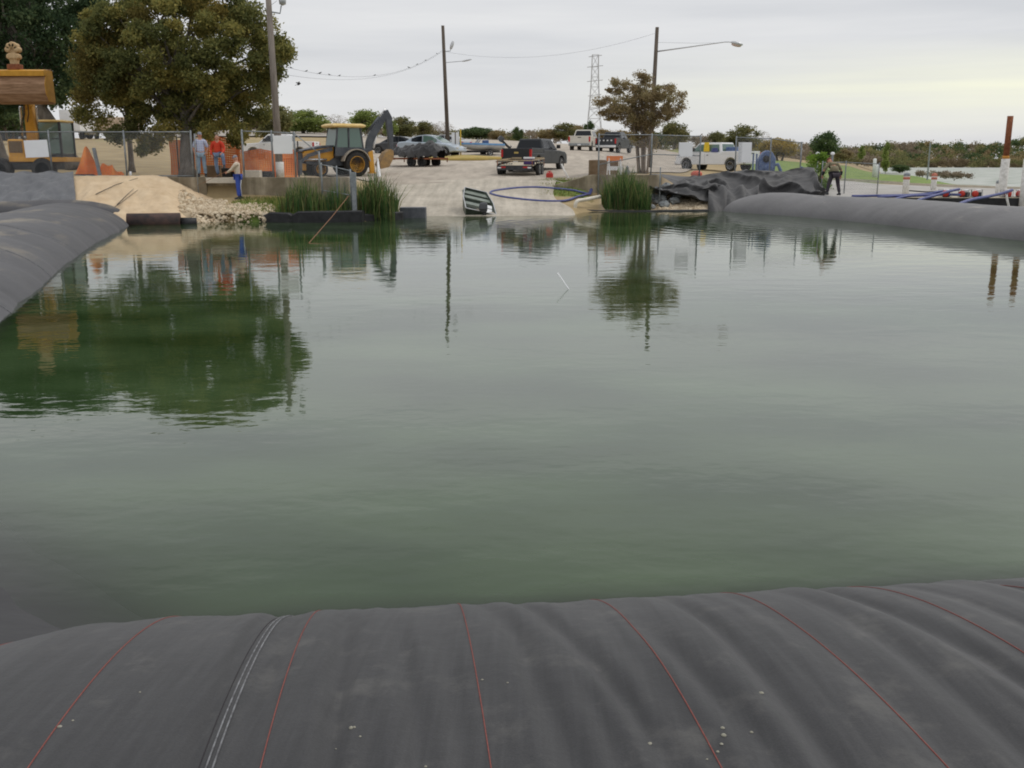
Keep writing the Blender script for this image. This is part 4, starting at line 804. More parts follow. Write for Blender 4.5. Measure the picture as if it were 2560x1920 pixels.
# orange safety netting
def netting(label, pts, h, sag, seed, name='safety_netting', holes=.10, wv=.045):
    g = random.Random(seed); pts = [Vector(p) for p in pts]; sp, ss = resample([tuple(p) for p in pts], .1); n = len(sp); mb = MB(); L_ = ss[-1]
    def q(u, v):
        x, y, z = (np.interp(u, ss, sp[:, k]) for k in range(3)); top = h - sag * abs(math.sin(u * 1.1 + seed)) * .5 - sag * float(vn(u * .8, seed)) ; return Vector((x, y + .10 * math.sin(u * 5 + v * 3), z + top * v))
    u = 0
    while u < L_:
        pa = [q(u, k / 5) for k in range(6)]; pb = [q(min(L_, u + wv), k / 5) for k in range(6)]; o = len(mb.v); mb.add(pa + pb, [(k, k + 1, 7 + k, 6 + k) for k in range(5)]); u += holes
    k = 0
    nr = int(h / holes)
    for k in range(nr + 1):
        v = k / nr; pa = [q(min(L_, s_), v) for s_ in np.arange(0, L_, .25)]; pb = [p + Vector((0, 0.004, wv * 1.0)) for p in pa]; m = len(pa); mb.add(pa + pb, [(i, i + 1, m + i + 1, m + i) for i in range(m - 1)])
    o = mb.build(name, m_orange, None); so_ = o.modifiers.new('t', 'SOLIDIFY'); so_.thickness = .004; return tag(o, label, 'safety netting')
netting('orange safety netting strung behind the three people at the left wall', [B(428, 50), B(500, 50.5), B(560, 50), B(612, 49)], 1.85, .2, 1, holes=.12, wv=.072)
netting('sagging orange safety netting in front of the white pickup', [B(612, 47.5), B(660, 47), B(710, 47.5), B(750, 48)], 1.5, .45, 2, holes=.11, wv=.062)
for px, Y, hgt, lb in ((448, 49.9, 1.9, 'thin rusty stake holding the orange netting beside the oak trunk'), (748, 47.8, 1.7, 'dark stake holding the orange netting left of the backhoe bucket')):
    tag(MB().cyl((0, 0, 0), (0, 0, hgt), .035, n=6).build('stake', m_dark, None), lb, 'stake').location = B(px, Y)
# heaped orange netting at the left
hp = B(255, 45); mb = MB()
def heap(a, b):
    x = (a - .5) * 2.5; pk = 1.25 * math.exp(-((x + .58) / .28)**2) + .62 * math.exp(-((x - .25) / .65)**2) + .25; z = pk * math.sin(b * PI) + .06 * math.sin(a * 40 + b * 9) * math.sin(b * PI); return (x * (1 + .12 * math.cos(b * PI)), -.45 * math.cos(b * PI) + .08 * math.sin(a * 31), max(z, 0))
mb.grid(heap, 70, 22); tag(mb.build('netting_heap', m_orange, None), 'heap of bright orange netting draped over a leaning board at the left', 'safety netting').location = (hp.x, hp.y, hp.z - .1)
o = MB().box(-.07, .07, -.05, .05, 0, 1.5).build('board', m_steel, None, bevel=.01); o.location = B(254, 44.4); o.rotation_euler = (0, R(-8), 0); tag(o, 'grey board leaning in the orange netting heap', 'board')
for px, Y, dims, mt, lb, dz in ((172, 43.6, (1.0, .6, .62), m_plank, 'tan stacked block beside the excavator wheel', -.15), (213, 44.0, (.72, .5, .62), m_dark, 'dark box between the tan block and the orange heap', -.15), (299, 43.2, (1.5, .5, .2), m_steel, 'low grey grate lying in front of the orange heap', -.05), (632, 43.6, (.72, .5, .34), m_concw, 'pale concrete slab behind the post right of the pale-shirt person', 0), (665, 44.3, (.7, .5, .30), m_dark, 'dark tarry box behind the left utility pole foot', 0), (537, 43.6, (.62, .3, .55), M('brown_panel', (.13,.08,.045), (.2,.13,.07), .9, 3), 'brown panel standing between the plaid-shirt and red-jacket people', 0)):
    o = MB().box(-dims[0] / 2, dims[0] / 2, -dims[1] / 2, dims[1] / 2, 0, dims[2]).build({'b': 'box'}.get('x', 'slab' if dims[2] < .4 else 'block'), mt, None, bevel=.03); p = B(px, Y); o.location = (p.x, p.y, p.z + dz); tag(o, lb, 'block' if dims[2] >= .4 else 'slab')
def bucket(label, px, Y, z, r, h):
    t = thing('bucket', label, 'bucket', wp(px, Y, z)); MB().lathe([(r * .85, 0), (r, h), (r * 1.05, h), (r * 1.05, h - .03), (r * .96, h), (r * .9, h - .02), (r * .8, .03)], 18).build('pail', m_black, t, True)
    MB().tube([(r * math.cos(a), -.02, h - .02 - .12 * math.sin(a)) for a in np.linspace(0, PI, 10)], .006, 5).build('handle', m_steel, t); return t
bucket('black bucket standing on the wall under the red-jacket person\'s raised foot', 567, 42.3, zw, .21, .37)
bucket('smaller dark bucket on the wall between the black bucket and the pale-shirt person', 583, 42.6, zw, .14, .22)
o = MB().cyl((0, 0, 0), (0, 0, .24), .05, n=12).build('bottle', m_white, None, True); o.location = wp(327, 42.1, zw); tag(o, 'small white bottle on the wall right of the orange heap', 'bottle')

# ================================================================== POLES, WIRES, BIRDS, TOWER
def upole(label, px, Y, top, r, mat, lean=0.0, name='utility_pole'):
    b = B(px, Y); t = thing(name, label, 'pole', b); hgt = top - b.z
    MB().tube([(0, 0, -.3), (lean * .5, 0, hgt * .5), (lean, 0, hgt)], [r, r * .86, r * .7], 14).build('pole', mat, t, True); return t, b, hgt
t, bp1, h1 = upole('grey weathered utility pole with white painted foot beside the big oak', 701, 44.6, 9.15, .17, m_woodg, -.12)
MB().cyl((0, 0, 0), (0, 0, .72), .185, .18, 16).build('white_band', m_wpost, t, True)
zf = P(700, 26, 44.6).z - bp1.z
MB().tube([(-.1, 0, zf - .05), (.35, 0, zf - .12), (.42, 0, zf + .2)], .03, 6).build('bracket', m_steel, t); MB().lathe([(.03, 0), (.14, .05), (.17, .3), (.05, .42)], 14, at=(.48, 0, zf + .2)).build('lamp', m_alu, t, True)
t, bp2, h2 = upole('dark brown leaning utility pole in front of the blue bass boat', 1121, 79, P(1107, 64, 79).z, .17, m_wood, 0)
t.rotation_euler = (0, 0, 0)
sh = P(1107, 64, 79).x - bp2.x; t.children[0].data.transform(Matrix.Shear('XY', 4, (sh / h2, 0))) if abs(sh) > .02 else None
z2 = P(1120, 125, 79).z - bp2.z; lx = sh * z2 / h2
MB().tube([(lx, 0, z2 - .1), (lx + .5, 0, z2 - .08), (lx + .5, 0, z2 + .1)], .03, 6).build('bracket', m_steel, t); MB().ell((lx + .62, 0, z2 + .35), (.13, .13, .35), 12, 8, Matrix.Rotation(R(20), 3, 'Y')).build('floodlight', m_alu, t, True)
z3 = P(1120, 157, 79).z - bp2.z; MB().tube([(lx, 0, z3), (lx + 1.4, 0, z3 + .12)], .02, 6).build('lamp_arm', m_steel, t); MB().ell((lx + 1.75, 0, z3 + .18), (.4, .1, .07), 12, 6, Matrix.Rotation(R(-12), 3, 'Y')).build('lamp_head', m_alu, t, True)
t, bp3, h3 = upole('dark tall street light pole with long arm rising behind the many-stemmed tree', 1624, 70, P(1643, 68, 70).z, .17, m_wood, 0, 'street_light')
sh3 = P(1643, 68, 70).x - bp3.x; t.children[0].data.transform(Matrix.Shear('XY', 4, (sh3 / h3, 0)))
za = P(1640, 130, 70).z - bp3.z; a0 = P(1641, 129, 70) - bp3; a1 = P(1740, 115, 69) - bp3; a2 = P(1812, 105, 68.4) - bp3; a3 = P(1828, 105, 68.2) - bp3
MB().tube([a0, a1, a2, a3], [.045, .038, .03, .03], 8).build('arm', m_alu, t, True)
MB().tube([P(1643, 106, 70) - bp3, P(1740, 108, 69.2) - bp3, P(1800, 107, 68.5) - bp3], .008, 4).build('stay_wire', m_steel, t)
lh = t; c = P(1842, 111, 68) - bp3
MB().ell(c + Vector((0, 0, .06)), (.42, .17, .13), 16, 8, Matrix.Rotation(R(12), 3, 'Y')).build('lamp_head', m_alu, t, True)
MB().ell(c + Vector((-.03, 0, -.05)), (.34, .13, .10), 14, 8, Matrix.Rotation(R(12), 3, 'Y')).build('lens', M('lens_amber', (.55,.42,.35), rough=.3), t, True)
m_wireo = M('weathered_cable', (.10,.10,.11), rough=.7)
def wire(label, a, b, sag, r=.0065, n=24):
    a = Vector(a); b = Vector(b); pts = [a.lerp(b, i / n) - Vector((0, 0, 4 * sag * (i / n) * (1 - i / n))) for i in range(n + 1)]
    tag(MB().tube(pts, r, 4, False).build('overhead_wire', m_wireo, None), label, 'wire'); return pts
w1a = bp1 + Vector((0, 0, P(700, 168, 44.6).z - bp1.z)); w1b = P(1112, 121, 79)
wA = wire('sagging overhead wire with birds from the oak-side pole to the middle pole', w1a + Vector((.1, 0, .1)), w1b, 1.15)
wB = wire('lower overhead wire running just under the bird-covered wire', w1a + Vector((.1, 0, -.25)), w1b - Vector((0, 0, .1)), 1.0)
wC = wire('faint overhead wire from the middle pole up to the street light pole', P(1115, 130, 79), P(1641, 82, 70), .9)
wD = wire('overhead wire rising left from the oak-side pole top', P(692, 2, 44.6), P(500, 110, 52), .2)
def bird(label, p, rz, fly=False, s=1.0):
    mb = MB(); mb.ell((0, 0, .09), (.12, .055, .06), 10, 6, Matrix.Rotation(R(-25), 3, 'Y')); mb.ell((.11, 0, .16), (.04, .038, .04), 8, 6); mb.tube([(.14, 0, .16), (.19, 0, .155)], [.014, .003], 5)
    mb.prism([(-.07, .07), (-.30, -.02), (-.28, .02), (-.08, .10)], -.02, .02)
    if fly:
        for sg in (1, -1): mb.add([(.06, .03 * sg, .10), (-.06, .03 * sg, .10), (-.14, .34 * sg, .24), (.0, .28 * sg, .26)], [(0, 1, 2, 3)])
    else: mb.ell((-.02, 0, .10), (.11, .06, .045), 8, 6, Matrix.Rotation(R(-20), 3, 'Y'))
    mb.cyl((0, .015, .05), (0, .015, 0), .005, n=4)
    o = mb.build('bird', m_black, None, True); o.location = p; o.rotation_euler = (0, 0, rz); o.scale = (s,) * 3; return tag(o, label, 'bird', 'birds perched on the sagging wire' if not fly else None)
for k, (px, lb) in enumerate(((727, 'first small bird on the wire next to the oak'), (766, 'second bird from the oak on the sagging wire'), (800, 'dark bird at the lowest part of the sagging wire, third from the oak'), (823, 'fourth small bird from the oak on the wire'), (849, 'fifth small bird from the oak on the wire'), (937, 'lone bird in the middle of the sagging wire'), (1022, 'long-tailed bird, fourth from the middle pole on the wire'), (1043, 'third bird from the middle pole on the wire'), (1064, 'second bird from the middle pole on the wire'), (1092, 'bird sitting closest to the middle pole on the wire'))):
    def sx(p): dd = p.y * CT + (H - p.z) * ST; return 1280 + F * p.x / dd
    i = min(range(len(wA) - 1), key=lambda i: abs(sx(wA[i]) - px)); j = i + (1 if sx(wA[i]) < px else -1); tt = (px - sx(wA[i])) / (sx(wA[j]) - sx(wA[i])); bird(lb, wA[i].lerp(wA[j], tt), .3 if k % 3 else 2.9, s=.52 if k in (2, 6) else .40)
bird('dark bird flying with spread wings just right of the oak crown', P(747, 214, 60), .5, True, .8)
# lattice tower
tw = B(1484, 400); tw.z = 4; t = thing('lattice_tower', 'tall faint steel lattice transmission tower beyond the trees', 'tower', tw); zT = P(1484, 137, 400).z - 4; mb = MB(); lv = [0, .12, .24, .36, .47, .58, .68, .78, .88, 1]
wdt = lambda s: 2.6 * (1 - s)**1.8 + 1.2; m_lat = M('lattice_steel', (.52,.53,.55), rough=.7)
cs = [(1, 1), (-1, 1), (-1, -1), (1, -1)]
for i in range(len(lv) - 1):
    za_, zb_ = lv[i], lv[i + 1]
    for k in range(4):
        a, b = cs[k], cs[(k + 1) % 4]; A = lambda c, s: Vector((c[0] * wdt(s), c[1] * wdt(s), s * zT)); mb.cyl(A(a, za_), A(a, zb_), .13, n=4); mb.cyl(A(a, za_), A(b, zb_), .07, n=3); mb.cyl(A(b, za_), A(a, zb_), .07, n=3); mb.cyl(A(a, zb_), A(b, zb_), .07, n=3)
mb.build('lattice', m_lat, t)
for py, hw_ in ((140, 2.6), (166, 3.1), (202, 3.1), (238, 2.6), (272, 2.2)):
    z = P(1484, py, 400).z - 4; MB().cyl((-hw_, -.6, z - .35), (hw_, .6, z + .35), .17, n=4).build('arm', m_lat, t)

# ================================================================== VEHICLES
def wheel(parent, x, y, r, w, rim=m_alu, z=None, tread=False):
    z = r if z is None else z; s = 1 if y > 0 else -1
    o = MB().lathe([(r * .60, -w * .5), (r * .93, -w * .5), (r, -w * .36), (r, w * .36), (r * .93, w * .5), (r * .60, w * .5)], 28, 'y', (x, y, z)).build('wheel', m_tyre, parent, True)
    mb = MB().lathe([(r * .02, w * .18 * s), (r * .18, w * .42 * s), (r * .22, w * .30 * s), (r * .55, w * .26 * s), (r * .62, w * .53 * s), (r * .66, w * .50 * s)], 20, 'y', (x, y, z)); mb.build('rim', rim, o, True); return o
def arch(cx, r, z, n=9): return [(cx - r * math.cos(PI * i / (n - 1)), z + r * math.sin(PI * i / (n - 1))) for i in range(n)]
def glass(parent, pts, off, mat=m_glass, name='window'):
    """flat pane from 4 points pushed along its normal"""
    p = [Vector(q) for q in pts]; n = (p[1] - p[0]).cross(p[2] - p[0]).normalized(); c = sum(p, Vector()) / len(p); 
    if n.dot(off) < 0: n = -n
    q0 = [v + n * .004 for v in p]; q1 = [v + n * .012 for v in p]; k = len(p); mb = MB(); mb.add(q0 + q1, [tuple(range(k))[::-1], tuple(range(k, 2 * k))] + [(i, (i + 1) % k, k + (i + 1) % k, k + i) for i in range(k)]); return mb.build(name, mat, parent)
def greenhouse(root, lo, hi, z0, z1, paint, front_split=.0, gm=m_glass, doors=2):
    x0, x1, y = lo; X0, X1, Yt = hi; MB().hexa((x0, x1, -y, y), (X0, X1, -Yt, Yt), z0, z1).build('cabin', paint, root, False, .07, 3)
    cab = root.children[-1] if False else None
    def at(s, t, side):  # s along 0..1 rear->front, t height
        xa = x0 + (x1 - x0) * s; xb = X0 + (X1 - X0) * s; yy = y + (Yt - y) * t; return (xa + (xb - xa) * t, side * yy, z0 + (z1 - z0) * t)
    out = []
    for side in (1, -1):
        e = [.07, .50, .56, .93] if doors == 2 else [.12, .88]
        for k in range(0, len(e), 2): out.append(glass(root, [at(e[k], .10, side), at(e[k + 1], .10, side), at(e[k + 1], .80, side), at(e[k] + .01, .80, side)], Vector((0, side, 0)), gm, 'side_window'))
    for (xa, xb, dr, nm) in ((x0, X0, -1, 'rear_window'), (x1, X1, 1, 'windscreen')):
        f2 = lambda t, s: (xa + (xb - xa) * t, s * (y + (Yt - y) * t) * .86, z0 + (z1 - z0) * t); out.append(glass(root, [f2(.1, -1), f2(.1, 1), f2(.84, 1), f2(.84, -1)], Vector((dr, 0, 0)), gm, nm))
    return out
def pickup(label, loc, rz, paint, rim=m_alu, L_=5.8, gm=m_glass, tail=True, trim=m_chrome, name='pickup_truck', cab=(-1.0, 1.5), roof=1.90, bedz=1.32, emblem=None, scale=1.0, bumper=None):
    t = thing(name, label, 'pickup truck', loc, rz); hl = L_ / 2; wx = (-hl + 1.12, hl - .95)
    poly = [(-hl + .05, .52), (-hl + .05, bedz - .25), (cab[0], bedz - .25), (cab[0], bedz - .06), (cab[1], bedz - .08), (hl - .35, bedz - .16), (hl - .06, bedz - .30), (hl, .80), (hl - .03, .48)] + [(x, z) for x, z in reversed(arch(wx[1], .48, .44))] + [(x, z) for x, z in reversed(arch(wx[0], .48, .44))]
    MB().prism(poly, -.98, .98).build('body', paint, t, False, .05, 3)
    for s in (1, -1): MB().box(-hl + .1, cab[0] - .002, s * .90 - .07, s * .90 + .07, bedz - .26, bedz + .02).build('bed_side', paint, t, False, .03)
    tg = MB().box(-hl + .02, -hl + .10, -.86, .86, .68, bedz + .01).build('tailgate', paint, t, False, .02)
    MB().box(-hl + .005, -hl + .018, -.16, .16, bedz - .16, bedz - .10).build('handle', m_black, tg)
    if emblem: MB().box(-hl - .004, -hl + .016, -.14, .14, bedz - .30, bedz - .20).build('emblem', emblem, tg, False, .01)
    greenhouse(t, (cab[0], cab[1], .90), (cab[0] + .22, cab[1] - .72, .70), bedz - .07, roof, paint, gm=gm)
    for x in wx:
        for s in (1, -1): wheel(t, x, s * .86, .40, .26, rim)
    MB().box(-hl - .10, -hl + .04, -.95, .95, .48, .68).build('rear_bumper', bumper or trim, t, False, .03); MB().box(hl - .06, hl + .10, -.97, .97, .42, .66).build('front_bumper', trim, t, False, .04)
    MB().box(hl - .04, hl + .02, -.62, .62, .70, .98).build('grille', m_black, t, False, .02)
    for s in (1, -1):
        MB().box(-hl - .01, -hl + .12, s * .91 - .065, s * .91 + .075, .82, bedz - .06).build('tail_light', m_redlamp, t, False, .02)
        MB().box(hl - .12, hl + .015, s * .80 - .15, s * .80 + .15, .78, .96).build('headlight', m_glassg, t, False, .03)
        MB().box(cab[1] - .62, cab[1] - .45, s * 1.14 - .11, s * 1.14 + .11, bedz + .02, bedz + .24).build('mirror', m_black, t, False, .03)
        for xx in ((cab[0] + cab[1]) / 2 - .22, cab[1] - .42): MB().box(xx - .10, xx + .05, s * .986 - .008, s * .986 + .012, bedz - .26, bedz - .22).build('door_handle', m_black, t)
        MB().box((cab[0] + cab[1]) / 2 - .02, (cab[0] + cab[1]) / 2 - .012, s * .9815 - .002, s * .9815 + .002, .5, bedz - .1).build('door_gap', m_black, t)
    MB().box(-hl - .112, -hl - .10, -.15, .15, .50, .62).build('number_plate', m_white, t)
    return t
m_paintg = M('dark_grey_paint', (.022,.025,.029), (.032,.035,.040), .35, 1.5, spec=.4)
m_paintw = M('white_truck_paint', (.72,.73,.74), (.80,.80,.80), .35, 1.2)
m_cream = M('cream_truck_paint', (.58,.55,.48), (.66,.63,.56), .4, 1.2)
m_paintd = M('dark_blue_grey_paint', (.03,.034,.042), (.05,.053,.06), .4, 2)
m_silver = M('light_blue_silver_paint', (.38,.44,.50), (.46,.52,.58), .3, 1.5, metal=.2)
m_carblk = M('black_car_paint', (.03,.032,.038), (.05,.052,.058), .25, 2, spec=.7)
def head(px, Y, off=0.0):  # yaw so that local +x points along world direction angle off from straight away
    return PI / 2 - math.atan((px - 1280) / 2523) + off
p = B(1338, 61.8); pickup('dark grey crew-cab pickup seen from behind towing a flatbed trailer', p, PI / 2 - R(24), m_paintg, emblem=M('emblem_gold', (.5,.38,.12), rough=.4), bumper=m_black)
p = B(1462, 92); pickup('cream pickup seen from behind, parked far up the lot', p, PI / 2 - R(14), m_cream, bumper=m_steel)
p = B(704, 80); pickup('white pickup seen side-on behind the orange netting facing left', p, PI - R(4), m_paintw)
p = B(1536, 94); tv = pickup('dark pickup with pale rear bumper parked at the lot end behind the fence', p, PI / 2 - R(22), m_paintd, bumper=m_white)
for k in range(4): MB().box(-2.90, -2.87, -.6 + k * .36, -.46 + k * .36, 1.04, 1.16).build('sticker', m_white, tv)
p = B(1792, 70); tu = pickup('white utility crew-cab truck behind the right fence facing left', p, PI - R(48), m_paintw, cab=(-1.0, 1.75), gm=m_glassg, roof=1.92)
MB().box(-1.9, -1.1, -.6, .6, 1.06, 1.62).build('tool_box', m_bluem, tu, False, .04)
# things hung in the utility truck's window
def hang(label, name, loc, mat, w, h, rz): o = MB().grid(lambda a, b: ((a - .5) * w * (1 - .25 * b), .02 * math.sin(a * 12), (b - .5) * h), 10, 8).build(name, mat, None, True); o.location = loc; o.rotation_euler = (0, 0, rz); m = o.modifiers.new('t', 'SOLIDIFY'); m.thickness = .02; return tag(o, label, 'clothing')
M_tu = Matrix.Rotation(PI - R(48), 3, 'Z'); tp = Vector(tu.location)
hang('yellow safety vest hanging over the window of the white utility truck', 'safety_vest', tp + M_tu @ Vector((.25, .93, 1.62)), M('vest_yellow', (.75,.52,.03), (.85,.6,.05), .7, 8), .52, .62, PI - R(48))
hang('blue cloth hanging in the rear window of the white utility truck', 'cloth', tp + M_tu @ Vector((-.45, .95, 1.42)), m_blueh, .6, .28, PI - R(48))
def car(label, loc, rz, paint, gm=m_glassg):
    t = thing('car', label, 'car', loc, rz); hl = 2.25; wx = (-1.32, 1.35)
    poly = [(-hl, .42), (-hl - .02, .80), (-hl + .12, .98), (-1.55, 1.02), (-.9, .98), (.95, .93), (hl - .55, .80), (hl - .05, .62), (hl, .36)] + [q for q in reversed(arch(wx[1], .36, .30))] + [q for q in reversed(arch(wx[0], .36, .30))]
    MB().prism(poly, -.88, .88).build('body', paint, t, False, .09, 4)
    rings = []
    for (x, z, y) in ((-1.75, .96, .74), (-1.25, 1.24, .62), (-.75, 1.39, .57), (-.2, 1.44, .56), (.3, 1.38, .58), (.8, 1.13, .68), (1.25, .88, .76)):
        rings.append([Vector((x, -y - .06, .85)), Vector((x, -y, z)), Vector((x, y, z)), Vector((x, y + .06, .85))])
    MB().loft(rings).build('roof', paint, t, False, .03, 2)
    prof = lambda x: np.interp(x, [-1.75, -1.25, -.75, -.2, .3, .8, 1.25], [.96, 1.24, 1.39, 1.44, 1.38, 1.13, .88])
    wy = lambda x: np.interp(x, [-1.75, -1.25, -.75, -.2, .3, .8, 1.25], [.74, .62, .57, .56, .58, .68, .76])
    for s in (1, -1):
        for (xa, xb) in ((-1.2, -.42), (-.34, .72)):
            xs = np.linspace(xa, xb, 5); top = [(x, s * (wy(x) + .012), prof(x) - .06) for x in xs]; bt = [(x, s * (wy(x) + .06), .93) for x in xs[::-1]]; mb = MB(); q = [Vector(v) + Vector((0, s * .006, 0)) for v in top + bt]; k = len(q); mb.add(q, [tuple(range(k))]); o = mb.build('side_window', gm if xa > -.4 else m_glass, t); m = o.modifiers.new('t', 'SOLIDIFY'); m.thickness = .006
    glass(t, [(.34, -.50, 1.36), (.34, .50, 1.36), (1.16, .64, .93), (1.16, -.64, .93)], Vector((1, 0, 1)), gm, 'windscreen'); glass(t, [(-.80, -.48, 1.38), (-.80, .48, 1.38), (-1.66, .6, 1.02), (-1.66, -.6, 1.02)], Vector((-1, 0, 1)), m_glass, 'rear_window')
    for x in wx:
        for s in (1, -1): wheel(t, x, s * .80, .32, .2)
    for s in (1, -1):
        MB().box(-hl - .03, -hl + .1, s * .68 - .16, s * .68 + .14, .66, .82).build('tail_light', m_redlamp, t, False, .02); MB().box(hl - .14, hl + .0, s * .64 - .16, s * .64 + .16, .52, .64).build('headlight', m_alu, t, False, .02)
    MB().box(-hl - .05, -hl + .05, -.84, .84, .34, .52).build('bumper', m_black, t, False, .03); return t
p = B(1080, 76); p.z += .1; car('light blue-silver coupe parked behind the covered trailer', p, R(-22), m_silver).scale = (1.1, 1.1, 1.14)
p = B(993, 84); car('black car parked behind the covered trailer left of the silver coupe', p, R(165), m_carblk, m_glass)
p = B(1112, 88); car('pale grey car mostly hidden behind the middle utility pole', p, R(150), M('pale_grey_paint', (.42,.43,.44), rough=.35), m_glass)
# covered trailer
def trailer_wheels(t, xs, y, r, w, rim): [wheel(t, x, s * y, r, w, rim) for x in xs for s in (1, -1)]
p = B(1044, 66.5); t = thing('utility_trailer', 'low trailer with rusty frame carrying the bundled black tarpaulins', 'trailer', (p.x, p.y, p.z), R(180 - 28))
MB().box(-1.8, 1.8, -.95, .95, .48, .58).build('bed', m_rust, t, False, .01); MB().box(1.8, 3.0, -.06, .06, .46, .56).build('drawbar', m_dark, t); trailer_wheels(t, (-.9, -.1), .85, .33, .2, m_dark)
for x in (-1.7, -.6, .6, 1.7): MB().box(x - .03, x + .03, -.99, -.952, .3, .6).build('stake_pocket', m_rust, t)
def bundle(a, b):
    x = (a - .5) * 3.9; ph = b * PI; hgt = (.82 + .18 * math.sin(a * 5 + 1)) * (1 - abs(2 * a - 1)**4 * .55); y = -1.08 * math.cos(ph) * (1 - abs(2 * a - 1)**5 * .4); return (x, y + .06 * math.sin(a * 31), .585 + hgt * math.sin(ph)**.8 + .16 * (1 - abs(math.sin(a * 13 + b * 9 + 5 * float(fbm(a * 6, b * 4)))))**2 - .12 * (1 - abs(math.sin(a * 8 - b * 12 + 6 * float(fbm(a * 5 + 3, b * 5)))))**3 + .10 * float(fbm(a * 18, b * 9)))
o = MB().grid(bundle, 150, 50).build('tarpaulin_bundle', m_tarp, None, True); o.location = p; o.rotation_euler = (0, 0, R(180 - 28)); tag(o, 'black tarpaulin bundle strapped on the trailer behind the backhoe', 'tarpaulin')
# flatbed trailer behind the grey pickup
p = B(1301, 57.0); rz = PI / 2 - R(13); t = thing('flatbed_trailer', 'wooden-decked flatbed trailer behind the dark grey pickup', 'trailer', p, rz)
MB().prism([(-1.5, .50), (-1.5, .54), (1.9, .74), (1.9, .70)], -.96, .96).build('deck', m_deck, t); MB().box(-1.56, -1.505, -1.0, 1.0, .30, .56).build('rear_beam', m_dark, t, False, .01)
MB().box(1.95, 3.0, -.06, .06, .42, .50).build('drawbar', m_dark, t); trailer_wheels(t, (-.35, .45), 1.10, .34, .2, m_alu)
for s in (1, -1):
    MB().box(-.85, .95, s * 1.1 - .14, s * 1.1 + .14, .72, .78).build('mudguard', m_dark, t, False, .03)
    MB().prism([(-1.5, .80), (-1.5, .86), (1.98, .96), (1.98, .90)], s * .985 - .02, s * .985 + .02).build('side_rail', m_plank, t); 
    for x in (-1.45, -.3, .85, 1.9): MB().box(x - .03, x + .03, s * .985 - .018, s * .985 + .018, .52, .81 + (x + 1.5) * .028).build('rail_post', m_rust, t)
    MB().box(-1.575, -1.561, s * .62 - .13, s * .62 + .13, .42, .50).build('tail_light', m_redlamp, t); MB().box(-1.575, -1.561, s * .85 - .1, s * .85 + .1, .40, .47).build('reflector', m_white, t)
MB().box(2.0, 2.05, -.96, .96, .90, 1.0).build('head_rail', m_plank, t); MB().box(-1.50, -1.46, -.96, .96, .79, .86).build('cross_rail', m_plank, t)
for k, yy in enumerate((.9, .76, .62, .48)): o = MB().box(-1.35, -1.0, -.04, .04, 0, .03).build('ramp_bar', m_dark, t); o.location = (.35, yy, .70); o.rotation_euler = (0, R(-3.5), R(8))
def onT(v): return Vector(p) + Matrix.Rotation(rz, 3, 'Z') @ Vector(v)
tc_ = thing('cooler', 'small cooler with white lid and dark purple body on the flatbed trailer', 'cooler', onT((-.45, -.6, .61)), rz); MB().box(-.2, .2, -.28, .28, 0, .30).build('body', M('purple_plastic', (.06,.03,.14), rough=.5), tc_, False, .02); MB().box(-.21, .21, -.29, .29, .302, .40).build('lid', m_white, tc_, False, .03)
# bass boat on its trailer
p = B(1200, 78.5); rz = PI + R(22)
t = thing('boat_trailer', 'dark two-wheeled trailer under the blue bass boat', 'trailer', p, rz); MB().box(-2.2, 1.9, -.06, .06, .34, .44).build('frame', m_dark, t); MB().box(1.9, 3.3, -.05, .05, .34, .42).build('drawbar', m_steel, t); trailer_wheels(t, (-.7,), .98, .31, .2, m_white)
for s in (1, -1): MB().box(-1.9, 1.2, s * .55 - .06, s * .55 + .06, .446, .54).build('bunk', m_dark, t); MB().box(-1.05, -.35, s * 1.0 - .13, s * 1.0 + .13, .66, .70).build('mudguard', m_carblk, t, False, .02)
t.scale = (.78,) * 3
t = thing('bass_boat', 'blue and grey bass boat on a trailer with its outboard tilted up', 'boat', p + Vector((0, 0, .54 * .78)), rz); t.scale = (.78,) * 3
secs = []; mid = []
for i in range(15):
    s = i / 14; x = -2.3 + 4.9 * s; w = 1.0 * (1 - max(0, (s - .45) / .55)**2.2 * .96); kz = .55 * max(0, (s - .55) / .45)**2; gz_ = .62 + .12 * s
    secs.append([Vector((x, -w, gz_ - .16)), Vector((x, -w * .72, kz + .14)), Vector((x, 0, kz)), Vector((x, w * .72, kz + .14)), Vector((x, w, gz_ - .16))]); mid.append((x, w, gz_))
MB().loft(secs, True).build('hull', M('boat_grey_hull', (.38,.37,.35), (.48,.47,.45), .3, 2), t, True)
MB().loft([[Vector((x, -w - .015, g_ - .158)), Vector((x, -w * .94, g_ + .03)), Vector((x, w * .94, g_ + .03)), Vector((x, w + .015, g_ - .158))] for x, w, g_ in mid]).build('deck', M('boat_blue', (.10,.22,.42), (.16,.32,.52), .25, 2), t, False, .02)
glass(t, [(.35, -.62, .72), (.35, .1, .72), (.05, .05, 1.08), (.05, -.55, 1.08)], Vector((1, 0, 1)), m_glass, 'windscreen'); glass(t, [(.35, .2, .72), (.35, .7, .72), (.1, .62, 1.0), (.1, .24, 1.0)], Vector((1, 0, 1)), m_glass, 'windscreen')
for yy in (-.4, .35): MB().box(-.75, -.45, yy - .22, yy + .22, .66, 1.0).build('seat', m_bluem, t, False, .05)
